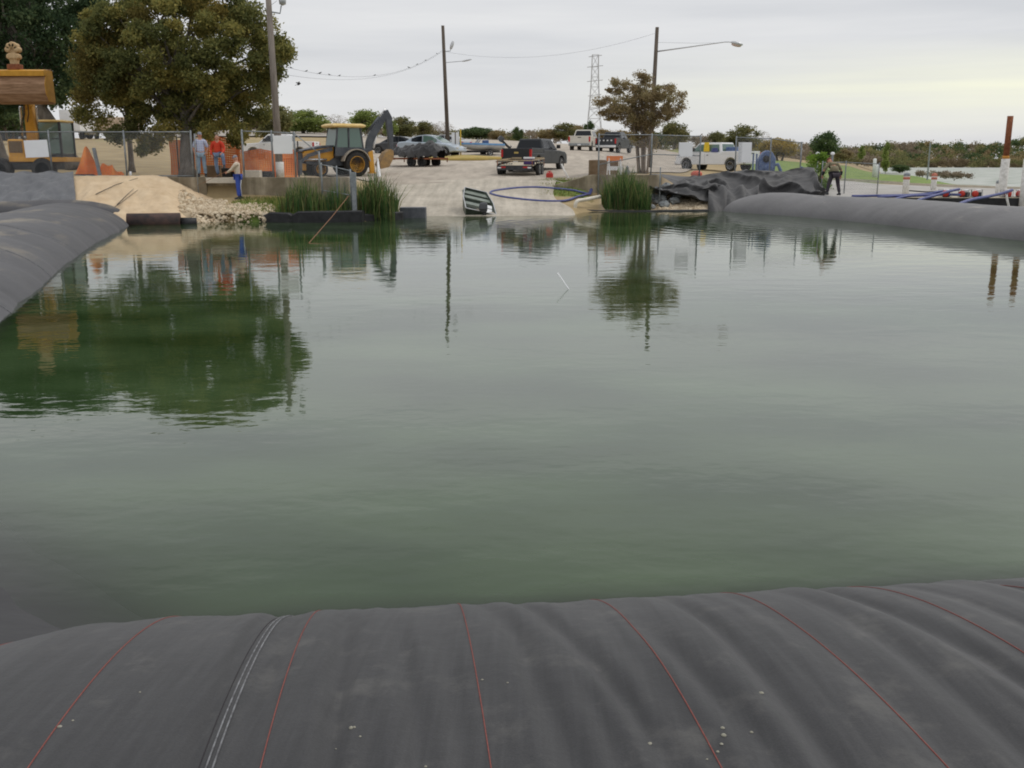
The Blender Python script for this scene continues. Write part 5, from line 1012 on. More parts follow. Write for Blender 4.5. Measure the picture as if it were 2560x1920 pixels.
def outboard(root, at, ang, s=1.0, mat=m_black, cowl=m_carblk):
    Rm = Matrix.Rotation(ang, 3, 'Y'); q = lambda v: Vector(at) + Rm @ (Vector(v) * s)
    mb = MB(); mb.loft([[q((x, y, z)) for x, y in ((-.26 * k, -.16 * k), (.16 * k, -.16 * k), (.16 * k, .16 * k), (-.26 * k, .16 * k))] for z, k in ((.02, .85), (.2, 1.1), (.42, 1), (.52, .7))]); mb.build('outboard_cowl', cowl, root, False, .04 * s)
    MB().loft([[q((x + dx, y, z)) for x, y in ((-.10, -.05), (.10, -.05), (.10, .05), (-.10, .05))] for z, dx in ((.02, 0), (-.55, .0), (-.85, -.04))]).build('outboard_leg', mat, root, False, .02 * s)
    MB().tube([q((.16, 0, -.86)), q((-.05, 0, -.86)), q((-.24, 0, -.86))], [.03 * s, .07 * s, .05 * s], 10).build('gearcase', mat, root, True)
    mb = MB()
    for k in range(3): a = 2 * PI * k / 3; mb.add([q((-.25, .02 * math.cos(a), -.86 + .02 * math.sin(a))), q((-.30, .16 * math.cos(a - .35), -.86 + .16 * math.sin(a - .35))), q((-.24, .17 * math.cos(a + .35), -.86 + .17 * math.sin(a + .35)))], [(0, 1, 2)])
    o = mb.build('propeller', m_alu, root); m = o.modifiers.new('t', 'SOLIDIFY'); m.thickness = .01
outboard(t, (-2.45, 0, .88), R(48), 1.15)
MB().cyl((2.55, .1, .74), (2.55, .1, 1.05), .05, n=8).build('trolling_motor', m_black, t)
# jon boat on the ramp
rz = R(-78) + PI; pj = P(1188, 515, 42.4); p = Vector((pj.x, 42.9, .02))
t = thing('jon_boat', 'small dark green flat-bottomed boat tipped on the ramp edge with a stern motor', 'boat', p, 0)
# local x to right, y away; stern (transom) towards the camera, boat heels to the right
Rj = Matrix.Rotation(R(8), 3, 'Z') @ Matrix.Rotation(R(21), 3, 'X') @ Matrix.Rotation(R(14), 3, 'Y')
def jb(v): return Rj @ Vector(v)
outer = []; inner = []
for i in range(9):
    s = i / 8; y = -.9 + 2.3 * s; w = .68 * (1 - .25 * max(0, (s - .5) / .5)**2); kz = .42 * max(0, (s - .65) / .35)**1.6
    outer.append([jb((-w, y, .52)), jb((-w * .8, y, kz)), jb((w * .8, y, kz)), jb((w, y, .52))]); inner.append([jb((-w + .03, y, .52)), jb((-w * .8 + .03, y, kz + .03)), jb((w * .8 - .03, y, kz + .03)), jb((w - .03, y, .52))])
mb = MB(); n = 4
vs = [v for r_ in outer for v in r_] + [v for r_ in inner for v in r_]; o2 = 36; fs = []
for i in range(8):
    for k in range(3): a = i * 4 + k; fs += [(a, a + 1, a + 5, a + 4), (o2 + a, o2 + a + 4, o2 + a + 5, o2 + a + 1)]
    fs += [(i * 4, i * 4 + 4, o2 + i * 4 + 4, o2 + i * 4), (i * 4 + 3, o2 + i * 4 + 3, o2 + i * 4 + 7, i * 4 + 7)]
fs += [(0, 1, 2, 3), (32, 35, 34, 33), (o2, o2 + 3, o2 + 2, o2 + 1), (o2 + 32, o2 + 33, o2 + 34, o2 + 35), (0, 3, o2 + 3, o2), (32, o2 + 32, o2 + 35, 35)]
m_jon = M('olive_green_boat_paint', (.035,.05,.035), (.07,.09,.065), .45, 3)
mb.add(vs, fs); mb.build('hull', m_jon, t)
for y in (-.2, .5, 1.0): MB().add([jb(v) for v in ((-.6, y, .44), (.6, y, .44), (.6, y + .28, .44), (-.6, y + .28, .44), (-.6, y, .40), (.6, y, .40), (.6, y + .28, .40), (-.6, y + .28, .40))], [(0, 1, 2, 3), (7, 6, 5, 4), (0, 4, 5, 1), (1, 5, 6, 2), (2, 6, 7, 3), (3, 7, 4, 0)]).build('bench', M('boat_grey_green', (.16,.19,.16), (.24,.27,.23), .5, 3), t)
MB().tube([jb((w_, y, .53)) for w_, y in ((-.67, -.9), (-.67, .3), (-.5, 1.4), (.5, 1.4), (.67, .3), (.67, -.9), (-.67, -.9))], .022, 6).build('gunwale', m_alu, t)
outboard(t, jb((.12, -1.0, .55)), 0, .8); MB().add([jb(v) for v in ((.25, -.55, .3), (.62, -.5, .3), (.58, 0, .5), (.25, .05, .5), (.25, -.55, .2), (.62, -.5, .2), (.58, 0, .3), (.25, .05, .3))], [(0, 1, 2, 3), (7, 6, 5, 4), (0, 4, 5, 1), (1, 5, 6, 2), (2, 6, 7, 3), (3, 7, 4, 0)]).build('white_locker', m_white, t)
# backhoe loader
p = B(858, 57.5); rz = PI + R(33); t = thing('backhoe_loader', 'yellow and charcoal backhoe loader with raised rear arm left of the ramp', 'backhoe', p, rz)
for s in (1, -1): wheel(t, -.45, s * .82, .69, .42, m_yel); wheel(t, 1.70, s * .80, .43, .28, m_yel)
MB().prism([(-1.2, .62), (-1.2, 1.05), (.75, 1.05), (.75, 1.30), (2.35, 1.18), (2.40, .72), (1.2, .60)], -.42, .42).build('chassis', m_charcoal, t, False, .04)
MB().prism([(.70, 1.05), (.70, 1.66), (1.2, 1.62), (2.45, 1.40), (2.55, 1.25), (2.52, .85), (1.0, .85)], -.44, .44).build('engine_hood', m_yel, t, False, .06, 3)
MB().prism([(.68, 1.64), (.68, 1.74), (1.3, 1.72), (2.5, 1.48), (2.58, 1.38), (2.5, 1.41)], -.46, .46).build('hood_top', m_charcoal, t, False, .04); MB().box(2.53, 2.60, -.40, .40, .80, 1.34).build('grille', m_black, t, False, .03)
MB().box(-.95, .68, -.52, .52, 1.04, 1.22).build('cab_floor', m_charcoal, t)
cab = MB()
cz0, cz1 = 1.2, 2.72; cc = [(-1.02, -.72), (.72, -.72), (.72, .72), (-1.02, .72)]; ct_ = [(-.86, -.64), (.52, -.64), (.52, .64), (-.86, .64)]
fr = MB()
for (a, b) in zip(cc, ct_): fr.cyl((a[0], a[1], cz0), (b[0], b[1], cz1), .055, n=6)
for s in (1, -1): fr.cyl((-.1, s * .72, cz0), (-.15, s * .645, cz1), .05, n=6); fr.box(-1.02, .72, s * .72 - .03, s * .72 + .03, 1.16, 1.62)
fr.box(-1.04, .74, -.74, .74, 1.14, 1.22); fr.build('cab_frame', m_charcoal, t)
for s in (1, -1):
    for (xa, xb, ta, tb) in ((-.94, -.16, -.80, -.20), (-.04, .64, -.08, .46)): glass(t, [(xa, s * .70, 1.62), (xb, s * .70, 1.62), (tb, s * .635, 2.68), (ta, s * .635, 2.68)], Vector((0, s, 0)), m_glassg, 'cab_window')
glass(t, [(.72, -.66, 1.66), (.72, .66, 1.66), (.53, .6, 2.68), (.53, -.6, 2.68)], Vector((1, 0, 0)), m_glassg, 'windscreen'); glass(t, [(-1.03, -.66, 1.62), (-1.03, .66, 1.62), (-.88, .6, 2.68), (-.88, -.6, 2.68)], Vector((-1, 0, 0)), m_glassg, 'rear_window')
MB().loft([[Vector((x, y, z)) for x, y in ((-1.12 - k, -.80 - k), (.86 + k, -.80 - k), (.86 + k, .80 + k), (-1.12 - k, .80 + k))] for z, k in ((2.70, -.06), (2.76, .04), (2.84, .02), (2.92, -.16))]).build('roof', m_yelpale, t, False, .03)
MB().box(-.45, -.05, -.25, .25, 1.24, 1.5).build('seat', m_black, t, False, .05); MB().box(-.5, -.38, -.24, .24, 1.5, 2.1).build('seat_back', m_black, t, False, .05)
for s in (1, -1):
    MB().loft([[Vector((-.45 + (.80 + e) * math.cos(a), s * .82 + w_, .69 + (.80 + e) * math.sin(a))) for e, w_ in ((0, -.24), (.05, -.24), (.05, .24), (0, .24))] for a in np.linspace(R(12), R(168), 12)]).build('mudguard', M('dusty_tan_paint', (.34,.30,.24), (.44,.40,.34), .7, 3) if s == 1 else bpy.data.materials['dusty_tan_paint'], t)
    MB().loft([[Vector((x, s * .58 + w_, z)) + Vector((0, 0, e)) for e, w_ in ((-.10, -.05), (.10, -.05), (.10, .05), (-.10, .05))] for x, z in ((.85, 1.52), (1.6, 1.38), (2.3, 1.15), (2.75, .80), (2.9, .35))]).build('loader_arm', m_charcoal, t)
    MB().cyl((1.2, s * .58, .95), (2.4, s * .58, .95), .055, n=10).build('loader_cylinder', m_chrome, t, True)
    MB().prism([(-1.55, .25), (-1.25, .25), (-1.2, 1.35), (-1.45, 1.45)], s * .9 - .08, s * .9 + .08).build('stabiliser', m_yel, t, False, .02); MB().box(-1.62, -1.2, s * .9 - .16, s * .9 + .16, .18, .25).build('stabiliser_foot', m_yel, t)
bk = [(2.86, .15), (3.55, .10), (3.58, .14), (3.0, .26), (2.96, .75), (3.15, 1.02), (3.05, 1.04), (2.82, .75)]
MB().prism(bk, -1.05, 1.05).build('loader_bucket', m_charcoal, t, False, .01)
for s in (1, -1): MB().prism([(2.86, .15), (3.5, .12), (3.1, 1.0), (2.85, .75)], s * 1.05, s * 1.07).build('bucket_side', m_charcoal, t)
MB().box(2.3, 2.8, -.3, .3, .35, .75).build('front_axle_guard', m_yel, t, False, .04)
def arm(root, name, pts, ws, th, mat, yoff=0):
    rg = []
    for i, ((x, z), w_) in enumerate(zip(pts, ws)):
        a = pts[max(0, i - 1)]; b = pts[min(len(pts) - 1, i + 1)]; d_ = Vector((b[0] - a[0], 0, b[1] - a[1])).normalized(); n_ = Vector((-d_.z, 0, d_.x)) * w_ / 2; c = Vector((x, yoff, z)); rg.append([c + n_ + Vector((0, -th, 0)), c + n_ + Vector((0, th, 0)), c - n_ + Vector((0, th, 0)), c - n_ + Vector((0, -th, 0))])
    return MB().loft(rg).build(name, mat, root, False, .02)
MB().prism([(-1.25, .5), (-1.25, 1.5), (-1.55, 1.6), (-1.75, 1.2), (-1.6, .5)], -.26, .26).build('swing_post', m_charcoal, t, False, .03)
arm(t, 'boom', [(-1.55, 1.1), (-1.7, 1.9), (-1.9, 2.35), (-2.45, 3.05), (-2.85, 3.62)], [.34, .42, .46, .36, .24], .11, m_charcoal)
arm(t, 'stick', [(-2.78, 3.72), (-2.95, 3.3), (-3.02, 2.6), (-3.08, 1.35)], [.26, .42, .36, .24], .10, m_charcoal)
MB().cyl((-1.72, 0, 2.62), (-2.35, 0, 3.35), .07, n=10).build('boom_cylinder', m_charcoal, t, True); MB().cyl((-2.35, 0, 3.35), (-2.78, 0, 3.84), .04, n=10).build('cylinder_rod', m_chrome, t, True)
MB().cyl((-1.95, 0, 1.6), (-2.15, 0, 2.45), .07, n=10).build('lift_cylinder', m_white, t, True)
arm(t, 'hoe_bucket', [(-3.0, 1.5), (-2.85, 1.2), (-2.55, .75), (-2.2, .55)], [.2, .6, .66, .3], .3, M('worn_yellow_bucket', (.42,.26,.10), (.26,.17,.09), .7, 5))
# excavator
p = B(112, 50.0); t = thing('wheeled_excavator', 'yellow wheeled excavator with its bucket raised high at the left edge', 'excavator', p, 0)
EX = lambda px, py, Y: P(px, py, Y) - p
for px, Y in ((112, 49.0), (112, 51.4), (4, 49.0), (4, 51.4)):
    q = EX(px, 431, Y); wheel(t, q.x, q.y if False else q.y - .0, .56, .5, m_dark, .56)
MB().box(EX(-10, 400, 50).x, EX(135, 400, 50).x, -.9, 1.2, .55, .95).build('undercarriage', m_dark, t, False, .05)
MB().box(EX(26, 400, 49).x, EX(68, 400, 49).x, -1.15, 1.2, 1.05, EX(40, 348, 49).z).build('engine_housing', m_yel, t, False, .08, 3)
MB().box(EX(30, 400, 49).x, EX(63, 400, 49).x, -1.175, -1.152, EX(40, 382, 49).z, EX(40, 353, 49).z).build('radiator_grille', M('brown_grille', (.12,.08,.04), (.19,.13,.07), .8, 20), t)
MB().box(EX(26, 400, 49).x, EX(170, 400, 49).x, -1.16, 1.3, .93, 1.15).build('deck', m_yel, t, False, .03)
MB().lathe([(.3, 0), (.3, .12), (.18, .18)], 16, at=(EX(50, 345, 49).x, -.5, EX(50, 349, 49).z)).build('exhaust_cap', m_steel, t, True)
x0 = EX(104, 300, 49.4).x; x1 = EX(158, 300, 49.4).x; fr = MB()
for x in (x0, x1):
    for y in (-1.1, .35): fr.box(x - .05, x + .05, y - .05, y + .05, 1.14, 2.82)
fr.box(x0, x1, -1.13, .38, 1.13, 1.3); fr.build('cab_frame', m_dark, t)
MB().box(x0 - .08, x1 + .08, -1.2, .45, 2.80, 2.90).build('cab_roof', m_yelpale, t, False, .04)
for (za_, zb_) in ((1.32, 2.0), (2.04, 2.78)): MB().box(x0 + .052, x1 - .052, -1.12, -1.10, za_, zb_).build('cab_window', m_glassg, t)
for x in (x0, x1): MB().box(x - .01, x + .01, -1.04, .29, 1.32, 2.78).build('cab_window', m_glassg, t)
MB().box((x0 + x1) / 2 - .22, (x0 + x1) / 2 + .22, -.4, .05, 1.3, 2.2).build('seat', m_black, t, False, .06)
bx = EX(78, 330, 49.5).x
def bar(name, a, b, w0, w1, mat, bev=.02):
    a = Vector(a); b = Vector(b); d_ = (b - a).normalized(); s_ = Vector((1, 0, 0)); u_ = d_.cross(s_).normalized(); rg = []
    for c, w in ((a, w0), (b, w1)): rg.append([c + s_ * w[0] + u_ * w[1], c - s_ * w[0] + u_ * w[1], c - s_ * w[0] - u_ * w[1], c + s_ * w[0] - u_ * w[1]])
    return MB().loft(rg).build(name, mat, t, False, bev)
A0 = (EX(84, 395, 49.5).x, -.3, 1.1); A1 = tuple(EX(72, 262, 46.6)); A2 = tuple(EX(55, 190, 45.8))
bar('boom', A0, A1, (.24, .3), (.19, .26), m_yel); bar('stick', A1, A2, (.17, .24), (.14, .2), m_yel)
for s in (-1, 1): MB().cyl((A0[0] + s * .38, -.6, 1.9), (A1[0] + s * .36, A1[1] - .1, A1[2] - .1), .055, n=10).build('boom_cylinder', m_chrome, t, True)
for s in (-1, 1, -.5): MB().tube([(A0[0] + s * .12, -.55, 1.6), (A0[0] + s * .14, -1.4, 2.2), (A1[0] + s * .12, A1[1] - .35, A1[2] - .4), (A1[0] + s * .1, A1[1] - .3, A1[2] + .2), (A2[0] + s * .1, A2[1] - .25, A2[2] - .5)], .022, 6).build('hydraulic_hose', m_black, t, True)
bc = EX(55, 218, 45.6)
prof_ = [(-.10, .72), (.30, .78), (.38, .70), (-.28, .50), (-.46, .1), (-.42, -.3), (-.16, -.62), (.45, -.72), (.45, -.66), (-.10, -.54), (-.34, -.26), (-.36, .1), (-.22, .42)]
sc_ = 1.0
bw = MB(); bw.add([(x, y * sc_, z * sc_) for x in (-1.22, 1.22) for (y, z) in prof_], [tuple(range(13))[::-1], tuple(range(13, 26))] + [(i, (i + 1) % 13, 13 + (i + 1) % 13, 13 + i) for i in range(13)]); o = bw.build('bucket', m_brownrust, t, False, .01); o.location = bc
for s in (-1, 1): o2_ = MB().prism([(-.10, .72), (.38, .70), (.45, -.66), (-.16, -.62), (-.42, -.3), (-.46, .1), (-.28, .5)], s * 1.222, s * 1.24, 'x').build('bucket_side', m_yel, o)
MB().box(-1.23, 1.23, -.33, -.02, .52, .76, rot=Matrix.Rotation(R(12), 3, 'X')).build('bucket_lip', m_yel, o, False, .02)
lk = MB(); q = bc + Vector((-.26 + .1, -.1, .80))
MB().box(-.28, .28, -.2, .2, -.08, .16, at=q).build('coupler_base', m_rust, t, False, .03)
MB().loft([[q + Vector((x * k, y * k * .8, z)) for x, y in ((-.3, -.22), (.3, -.22), (.3, .22), (-.3, .22))] for z, k in ((.16, .55), (.34, .62), (.42, .95), (.56, .9), (.66, .5), (.9, .35))]).build('coupler', M('coupler_paint', (.42,.27,.13), (.62,.44,.24), .7, 6), t, False, .03)
for dx, dz in ((-.2, .78), (.2, .78), (0, .98), (-.13, .92), (.13, .92)): MB().lathe([(.11, -.16), (.13, -.12), (.13, .12), (.11, .16)], 14, 'y', q + Vector((dx, 0, dz))).build('linkage_pin', bpy.data.materials['coupler_paint'], t, True)
# dump truck far left
p = B(268, 128); t = thing('dump_truck', 'dump truck with tan body half hidden behind the oak leaves on the dry field', 'truck', p, PI)
for x in (-2.2, -.6, 2.6):
    for s in (1, -1): wheel(t, x, s * .95, .52, .35, m_dark)
MB().box(-3.6, 3.4, -.5, .5, .7, 1.0).build('chassis', m_dark, t); MB().prism([(-3.8, 1.05), (1.2, 1.05), (1.5, 2.6), (-3.9, 2.6)], -1.2, 1.2).build('dump_body', M('tan_truck_body', (.50,.38,.28), (.62,.50,.38), .6, 2), t, False, .04); MB().prism([(1.7, 1.0), (3.9, 1.0), (3.9, 1.7), (3.0, 1.85), (2.8, 2.7), (1.7, 2.7)], -1.1, 1.1).build('cab', m_white, t, False, .08, 3); glass(t, [(2.98, -.9, 1.9), (2.98, .9, 1.9), (2.83, .85, 2.6), (2.83, -.85, 2.6)], Vector((1, 0, 0)), m_glass, 'windscreen')
p = B(205, 125); t = thing('box_truck', 'white box truck glimpsed between the leaning oak trunk and the dump truck', 'truck', p, PI / 2)
MB().box(-3, 1.6, -1.2, 1.2, .9, 3.4).build('cargo_box', m_white, t, False, .05); MB().box(1.62, 3, -1.1, 1.1, .6, 2.5).build('cab', m_white, t, False, .1); [wheel(t, x, s * .95, .48, .3, m_dark) for x in (-2, 2.2) for s in (1, -1)]
p = B(60, 118); t = thing('shed', 'dark shed behind the excavator boom at the left edge', 'shed', p); MB().box(-3.2, 2.2, -2, 2, 0, 2.9).build('wall', m_dark, t); MB().prism([(-3.4, 2.9), (-.5, 3.9), (2.4, 2.9)], -2.2, 2.2).build('roof', m_charcoal, t)

# ================================================================== SMALL THINGS
def cone(label, px, Y, mat, h=.7, r=.18, band=None):
    t = thing('traffic_cone', label, 'cone', B(px, Y)); MB().lathe([(r, .03), (r * .9, .05), (.03, h), (.02, h)], 16).build('cone', mat, t, True); MB().box(-r * 1.2, r * 1.2, -r * 1.2, r * 1.2, 0, .03).build('base', mat, t)
    if band: MB().lathe([(r * .36, h * .72), (r * .38, h * .72), (r * .16, h * .96), (r * .12, h * .96)], 14).build('band', band, t, True)
cone('tall white cone with orange tip behind the reeds right of the backhoe', 946, 57, m_white, 1.05, .17, m_orange)
o = MB().ell((0, 0, .16), (.32, .2, .18), 14, 8).build('float', M('faded_orange', (.62,.14,.09), rough=.6), None, True); o.location = B(1741, 54.5); tag(o, 'faded orange lump beside the front wheel of the white utility truck', 'float')
t = thing('fuel_can', 'red fuel can on the ground right of the flatbed trailer', 'fuel can', B(1374, 54.3)); MB().loft([[Vector((x * k, y * k, z)) for x, y in ((-.19, -.14), (.19, -.14), (.19, .14), (-.19, .14))] for z, k in ((0, .95), (.05, 1), (.24, 1), (.31, .6))]).build('can', m_red, t, False, .03); MB().tube([(0, 0, .30), (0, 0, .38)], .04, 10).build('cap', m_red, t); MB().tube([(-.12, 0, .28), (-.1, 0, .37), (.08, 0, .38), (.12, 0, .3)], .018, 6).build('handle', m_red, t)
def ground_line(pts, lift=.04, sub=6):
    q = [T(px, py, 40) for px, py in pts]; sp, _ = resample([tuple(v) for v in q], .25); return [(x, y, float(zt(x, y)) + lift) for x, y, z in sp]
hp_ = [(1560, 462), (1520, 470), (1480, 483), (1450, 494), (1420, 504), (1380, 507), (1320, 504), (1262, 497), (1232, 490), (1226, 486), (1236, 481), (1290, 474), (1345, 472), (1400, 476), (1445, 483), (1478, 488)]
tag(MB().tube(ground_line(hp_, .07), .055, 8).build('hose', m_blueh, None, True), 'blue hose laid in a long loop on the boat ramp', 'hose')
wpp = [wp(1437, 44.6, -.3), wp(1438, 44.6, .25), wp(1440, 44.6, .42), wp(1446, 44.7, .50), wp(1458, 45.0, .52), wp(1500, 46.2, .62)]
sp, _ = resample([tuple(v) for v in wpp], .08); tag(MB().tube([tuple(v) for v in sp], .085, 12).build('pipe', M('cream_pipe', (.60,.55,.44), (.75,.71,.62), .5, 5), None, True), 'cream pipe bending down into the water beside the right reeds', 'pipe')
a = P(1394, 681, 15); a = GP(1422, 723) ; yv = a.y; tp_ = P(1394, 682, yv + .25); tag(MB().tube([a - (tp_ - a) * .6, a, tp_], [.011, .011, .011], 8).build('stick', m_white, None, True), 'thin white stick poking out of the open water at a slant', 'stick'); 
pr0 = wp(872, 38.4, .95); pr1 = GP(772, 608, 0); tag(MB().tube([pr0, pr0.lerp(pr1, .5) - Vector((0, 0, .03)), pr1], .012, 6).build('rope', m_rope, None), 'thin orange rope slanting from the gate post down into the water', 'rope')
tag(MB().tube(ground_line([(1380, 452), (1420, 462), (1470, 478), (1485, 484)], .03), .03, 6).build('strap', m_concw, None), 'pale strap lying across the grass below the fuel can', 'strap')
for px0, py0, px1, py1 in ((1404, 425, 1422, 452),):
    a, b = B(px1, 54), B(px0, 55.2); b.z = P(px0, py0 - 14, 55.2).z; tag(MB().tube([a, (a + b) / 2 + Vector((-.05, 0, .05)), b], .05, 8).build('pipe', m_wpost, None, True), 'white pipe leaning near the front of the dark grey pickup', 'pipe')
# barricades
def barricade(label, px, Y, rz):
    t = thing('barricade', label, 'barricade', B(px, Y), rz)
    for s in (1, -1):
        for x in (-.3, .3): MB().cyl((x, s * .28, 0), (x, s * .03, 1.0), .03, n=6).build('leg', m_white, t)
        MB().box(-.42, .42, s * .08 - .012, s * .08 + .012, .72, .96).build('panel', m_orange if s < 0 else m_white, t)
    MB().box(-.42, .42, -.26, -.235, .25, .45).build('lower_panel', m_white, t)
barricade('white and orange folding barricade behind the right wall', 1535, 51.2, .15)
o = MB().lathe([(.14, 0), (.16, .2), (.05, .34), (.10, .36), (.02, .5)], 14).build('metal_fitting', m_steel, None, True); o.location = B(1568, 51, .0); tag(o, 'grey metal fitting between the barricade and the many-stemmed tree', 'fitting')
t = thing('sign_post', 'pair of narrow white sign panels on a post right of the middle pole', 'sign', B(1139, 77)); MB().cyl((0, 0, 0), (0, 0, 1.9), .04, n=8).build('post', m_wood, t); [MB().box(s * .16 - .12, s * .16 + .12, -.06, -.045, .8, 1.85).build('panel', m_white, t) for s in (1, -1)]
t = thing('yellow_post', 'thin yellow post on the grass island by the bass boat bow', 'post', B(1152, 76)); MB().cyl((0, 0, 0), (0, 0, 2.1), .05, n=8).build('post', M('post_yellow', (.6,.42,.05), rough=.6), t)
# blue machine
p = B(1912, 57); t = thing('pump_engine', 'faded blue pump engine with rounded hood behind the fence', 'pump', p, R(-6)); t.scale = (.8, .8, .82)
MB().prism([(-.55, .5), (-.6, 1.2), (-.35, 1.75), (0, 1.95), (.35, 1.85), (.62, 1.4), (.6, .5)], -.5, .5).build('hood', m_bluem, t, False, .12, 4); MB().lathe([(.24, -.01), (.24, .03), (.12, .03)], 16, 'y', (-.05, -.53, 1.35)).build('air_intake', m_black, t, True)
MB().box(-.95, .95, -.55, .55, .28, .50).build('skid', m_bluem, t, False, .03); MB().tube([(.4, -.3, .9), (.8, -.3, 1.0), (1.0, -.3, .6), (1.02, -.3, .1)], .12, 12).build('discharge_pipe', m_bluem, t, True); MB().ell((.1, -.45, .75), (.35, .25, .3), 14, 8).build('volute', m_bluem, t, True)
for x in (-.95, -.72): MB().box(x - .05, x + .05, -.6, -.5, .1, 1.7).build('frame_post', m_bluem, t)
for x in (-.6, .6): wheel(t, x, -.62, .28, .18, m_bluem)
o = MB().box(-.1, .1, -.08, .08, 0, .95).build('post', m_bluem, None, bevel=.02); o.location = B(1992, 54); o.rotation_euler = (0, R(16), 0); tag(o, 'leaning blue post left of the leafy shrub', 'post')
def bollard(label, px, Y, ztop, r, mat=m_wpost, band=None, cap=None, base=None):
    b = B(px, Y) if base is None else wp(px, Y, base); t = thing('bollard', label, 'bollard', b); hgt = ztop - b.z; MB().lathe([(r, -.2), (r, hgt - r * .3), (r * .8, hgt), (r * .1, hgt + r * .25)], 16).build('post', mat, t, True)
    if band: MB().lathe([(r * .9, hgt - .22), (r * 1.04, hgt - .22), (r * 1.04, hgt - .10), (r * .9, hgt - .10)], 16).build('band', band, t, True)
    if cap: MB().lathe([(r * .8, hgt - .06), (r * 1.08, hgt - .05), (r * .9, hgt + .08), (.01, hgt + .12)], 16).build('cap', cap, t, True)
m_rband = M('faded_red_band', (.45,.12,.07), (.58,.24,.17), .8, 10)
bollard('tall white post on the grass right of the low fence', 2184, 68, P(2184, 397, 68).z, .11, m_white)
bollard('shorter white post just right of the tall white post on the grass', 2191, 67.5, P(2191, 412, 67.5).z, .10, m_white)
bollard('white post with red band and grey cap in front of the pavement', 2262, 48.6, P(2262, 437, 48.6).z, .15, m_wpost, m_rband, m_steel, .35)
bollard('weathered white post with rusty cap by the blue hoses and pumps', 2332, 52, P(2332, 438, 52).z, .14, m_wpost, m_rband, m_rband, .5)
bollard('short white post behind the rusty pile', 2492, 50, P(2492, 456, 50).z, .11, m_wpost, None, m_steel, .4)
for px in (2039, 2076):
    t = thing('vent_pipe', 'grey pipe with %s white cap above the leafy shrub' % ('left' if px < 2050 else 'right'), 'pipe', B(px, 56)); zt2 = P(px, 384, 56).z - t.location.z; MB().cyl((0, 0, 0), (0, 0, zt2), .06, n=8).build('pipe', m_steel, t); MB().ell((0, 0, zt2), (.12, .11, .09), 12, 8).build('cap', m_white, t, True)
t = thing('sign_pole', 'thin leaning grey pole at the lake edge', 'pole', B(2318, 70)); a = P(2326, 356, 70) - t.location; MB().cyl((0, 0, -.2), a, .06, n=8).build('pole', m_steel, t)
# piles
for px, Y, top, lb in ((2501, 47.6, P(2523, 290, 47.6).z, 'tall pile, white below and rusty brown above, at the right edge'), (2556, 46.5, 4.2, 'second rusty pile just outside the right edge, seen mirrored in the water')):
    b = wp(px, Y, 0); t = thing('mooring_pile', lb, 'pile', b); zs = P(2510, 397, 47.6).z
    MB().cyl((0, 0, -1), (0, 0, zs), .19, n=18).build('painted_lower_part', m_wpost, t, True); MB().cyl((0, 0, zs), (0, 0, top), .135, n=18).build('rusty_upper_part', m_rust, t, True); MB().cyl((0, 0, zs - .01), (0, 0, zs + .14), .15, n=18).build('collar', M('rust_orange', (.55,.25,.05), rough=.8) if 'rust_orange' not in bpy.data.materials else bpy.data.materials['rust_orange'], t, True)
# dock with pumps and hoses
Yd = 46.6; t = thing('dock', 'low wooden dock with dark side behind the pale tube at the right', 'dock', (0, 0, 0)); xa, xb = xr(2165, Yd), xr(2760, Yd)
mb = MB(); nb_ = 46
for i in range(nb_): x = xa + (xb - xa) * i / nb_; mb.box(x, x + (xb - xa) / nb_ - .02, Yd, Yd + 1.9, .50, .55)
mb.build('deck', m_deck, t); MB().box(xa, xb, Yd - .05, Yd - .002, .18, .545).build('fascia', m_black, t); MB().box(xa, xb, Yd + .1, Yd + 1.8, -.3, .49).build('floats', m_black, t)
def pump(label, px):
    t = thing('water_pump', label, 'pump', wp(px, Yd + .75, .55), R(random.Random(px).uniform(-55, 40))); MB().box(-.26, .26, -.2, .2, 0, .03).build('skid', m_dark, t)
    MB().lathe([(.05, -.16), (.17, -.13), (.19, 0), (.15, .1), (.06, .14)], 18, 'y', (-.10, -.12, .2)).build('volute', m_red, t, True); MB().box(-.02, .24, -.14, .16, .04, .30).build('engine', m_dark, t, False, .03); MB().box(-.08, .2, -.12, .14, .33, .46).build('fuel_tank', m_white, t, False, .05)
    fr = MB(); [fr.tube([(x, -.22, .02), (x, -.22, .44), (x, .22, .44), (x, .22, .02)], .014, 6) for x in (-.27, .27)]; fr.build('frame', m_steel, t); t.scale = (.85, .85, random.Random(px + 1).uniform(.75, .9))
for px, lb in ((2362, 'red and black water pump nearest the white capped post on the dock'), (2411, 'red and black water pump in the middle of the dock'), (2441, 'red and black water pump left of the rusty pile'), (2516, 'red and black water pump right of the rusty pile'), (2545, 'dark water pump at the right picture edge')): pump(lb, px)
def hose(label, pts, r=.06, mat=m_blueh):
    sp, _ = resample([tuple(v) for v in pts], .12); return tag(MB().tube([tuple(v) for v in sp], r, 8).build('hose', mat, None, True), label, 'hose')
hose('blue hose running flat from the low fence to the first pump', [wp(2130, 46.8, .62), wp(2200, 46.9, .64), wp(2270, 47, .66), wp(2320, 47.1, .72), wp(2352, 47.3, .82), wp(2366, 47.4, .80)])
hose('blue hose lying on the dock edge under the white banded post', [wp(2195, 46.2, .60), wp(2240, 46.5, .63), wp(2300, 46.8, .65), wp(2360, 47.2, .68), wp(2420, 47.3, .66)])
hose('blue hose sloping over the dark tube edge from the middle pump', [wp(2280, 43.2, .42), wp(2300, 44.3, .56), wp(2340, 45.8, .70), wp(2375, 46.9, .85), wp(2398, 47.4, .92)], .065)
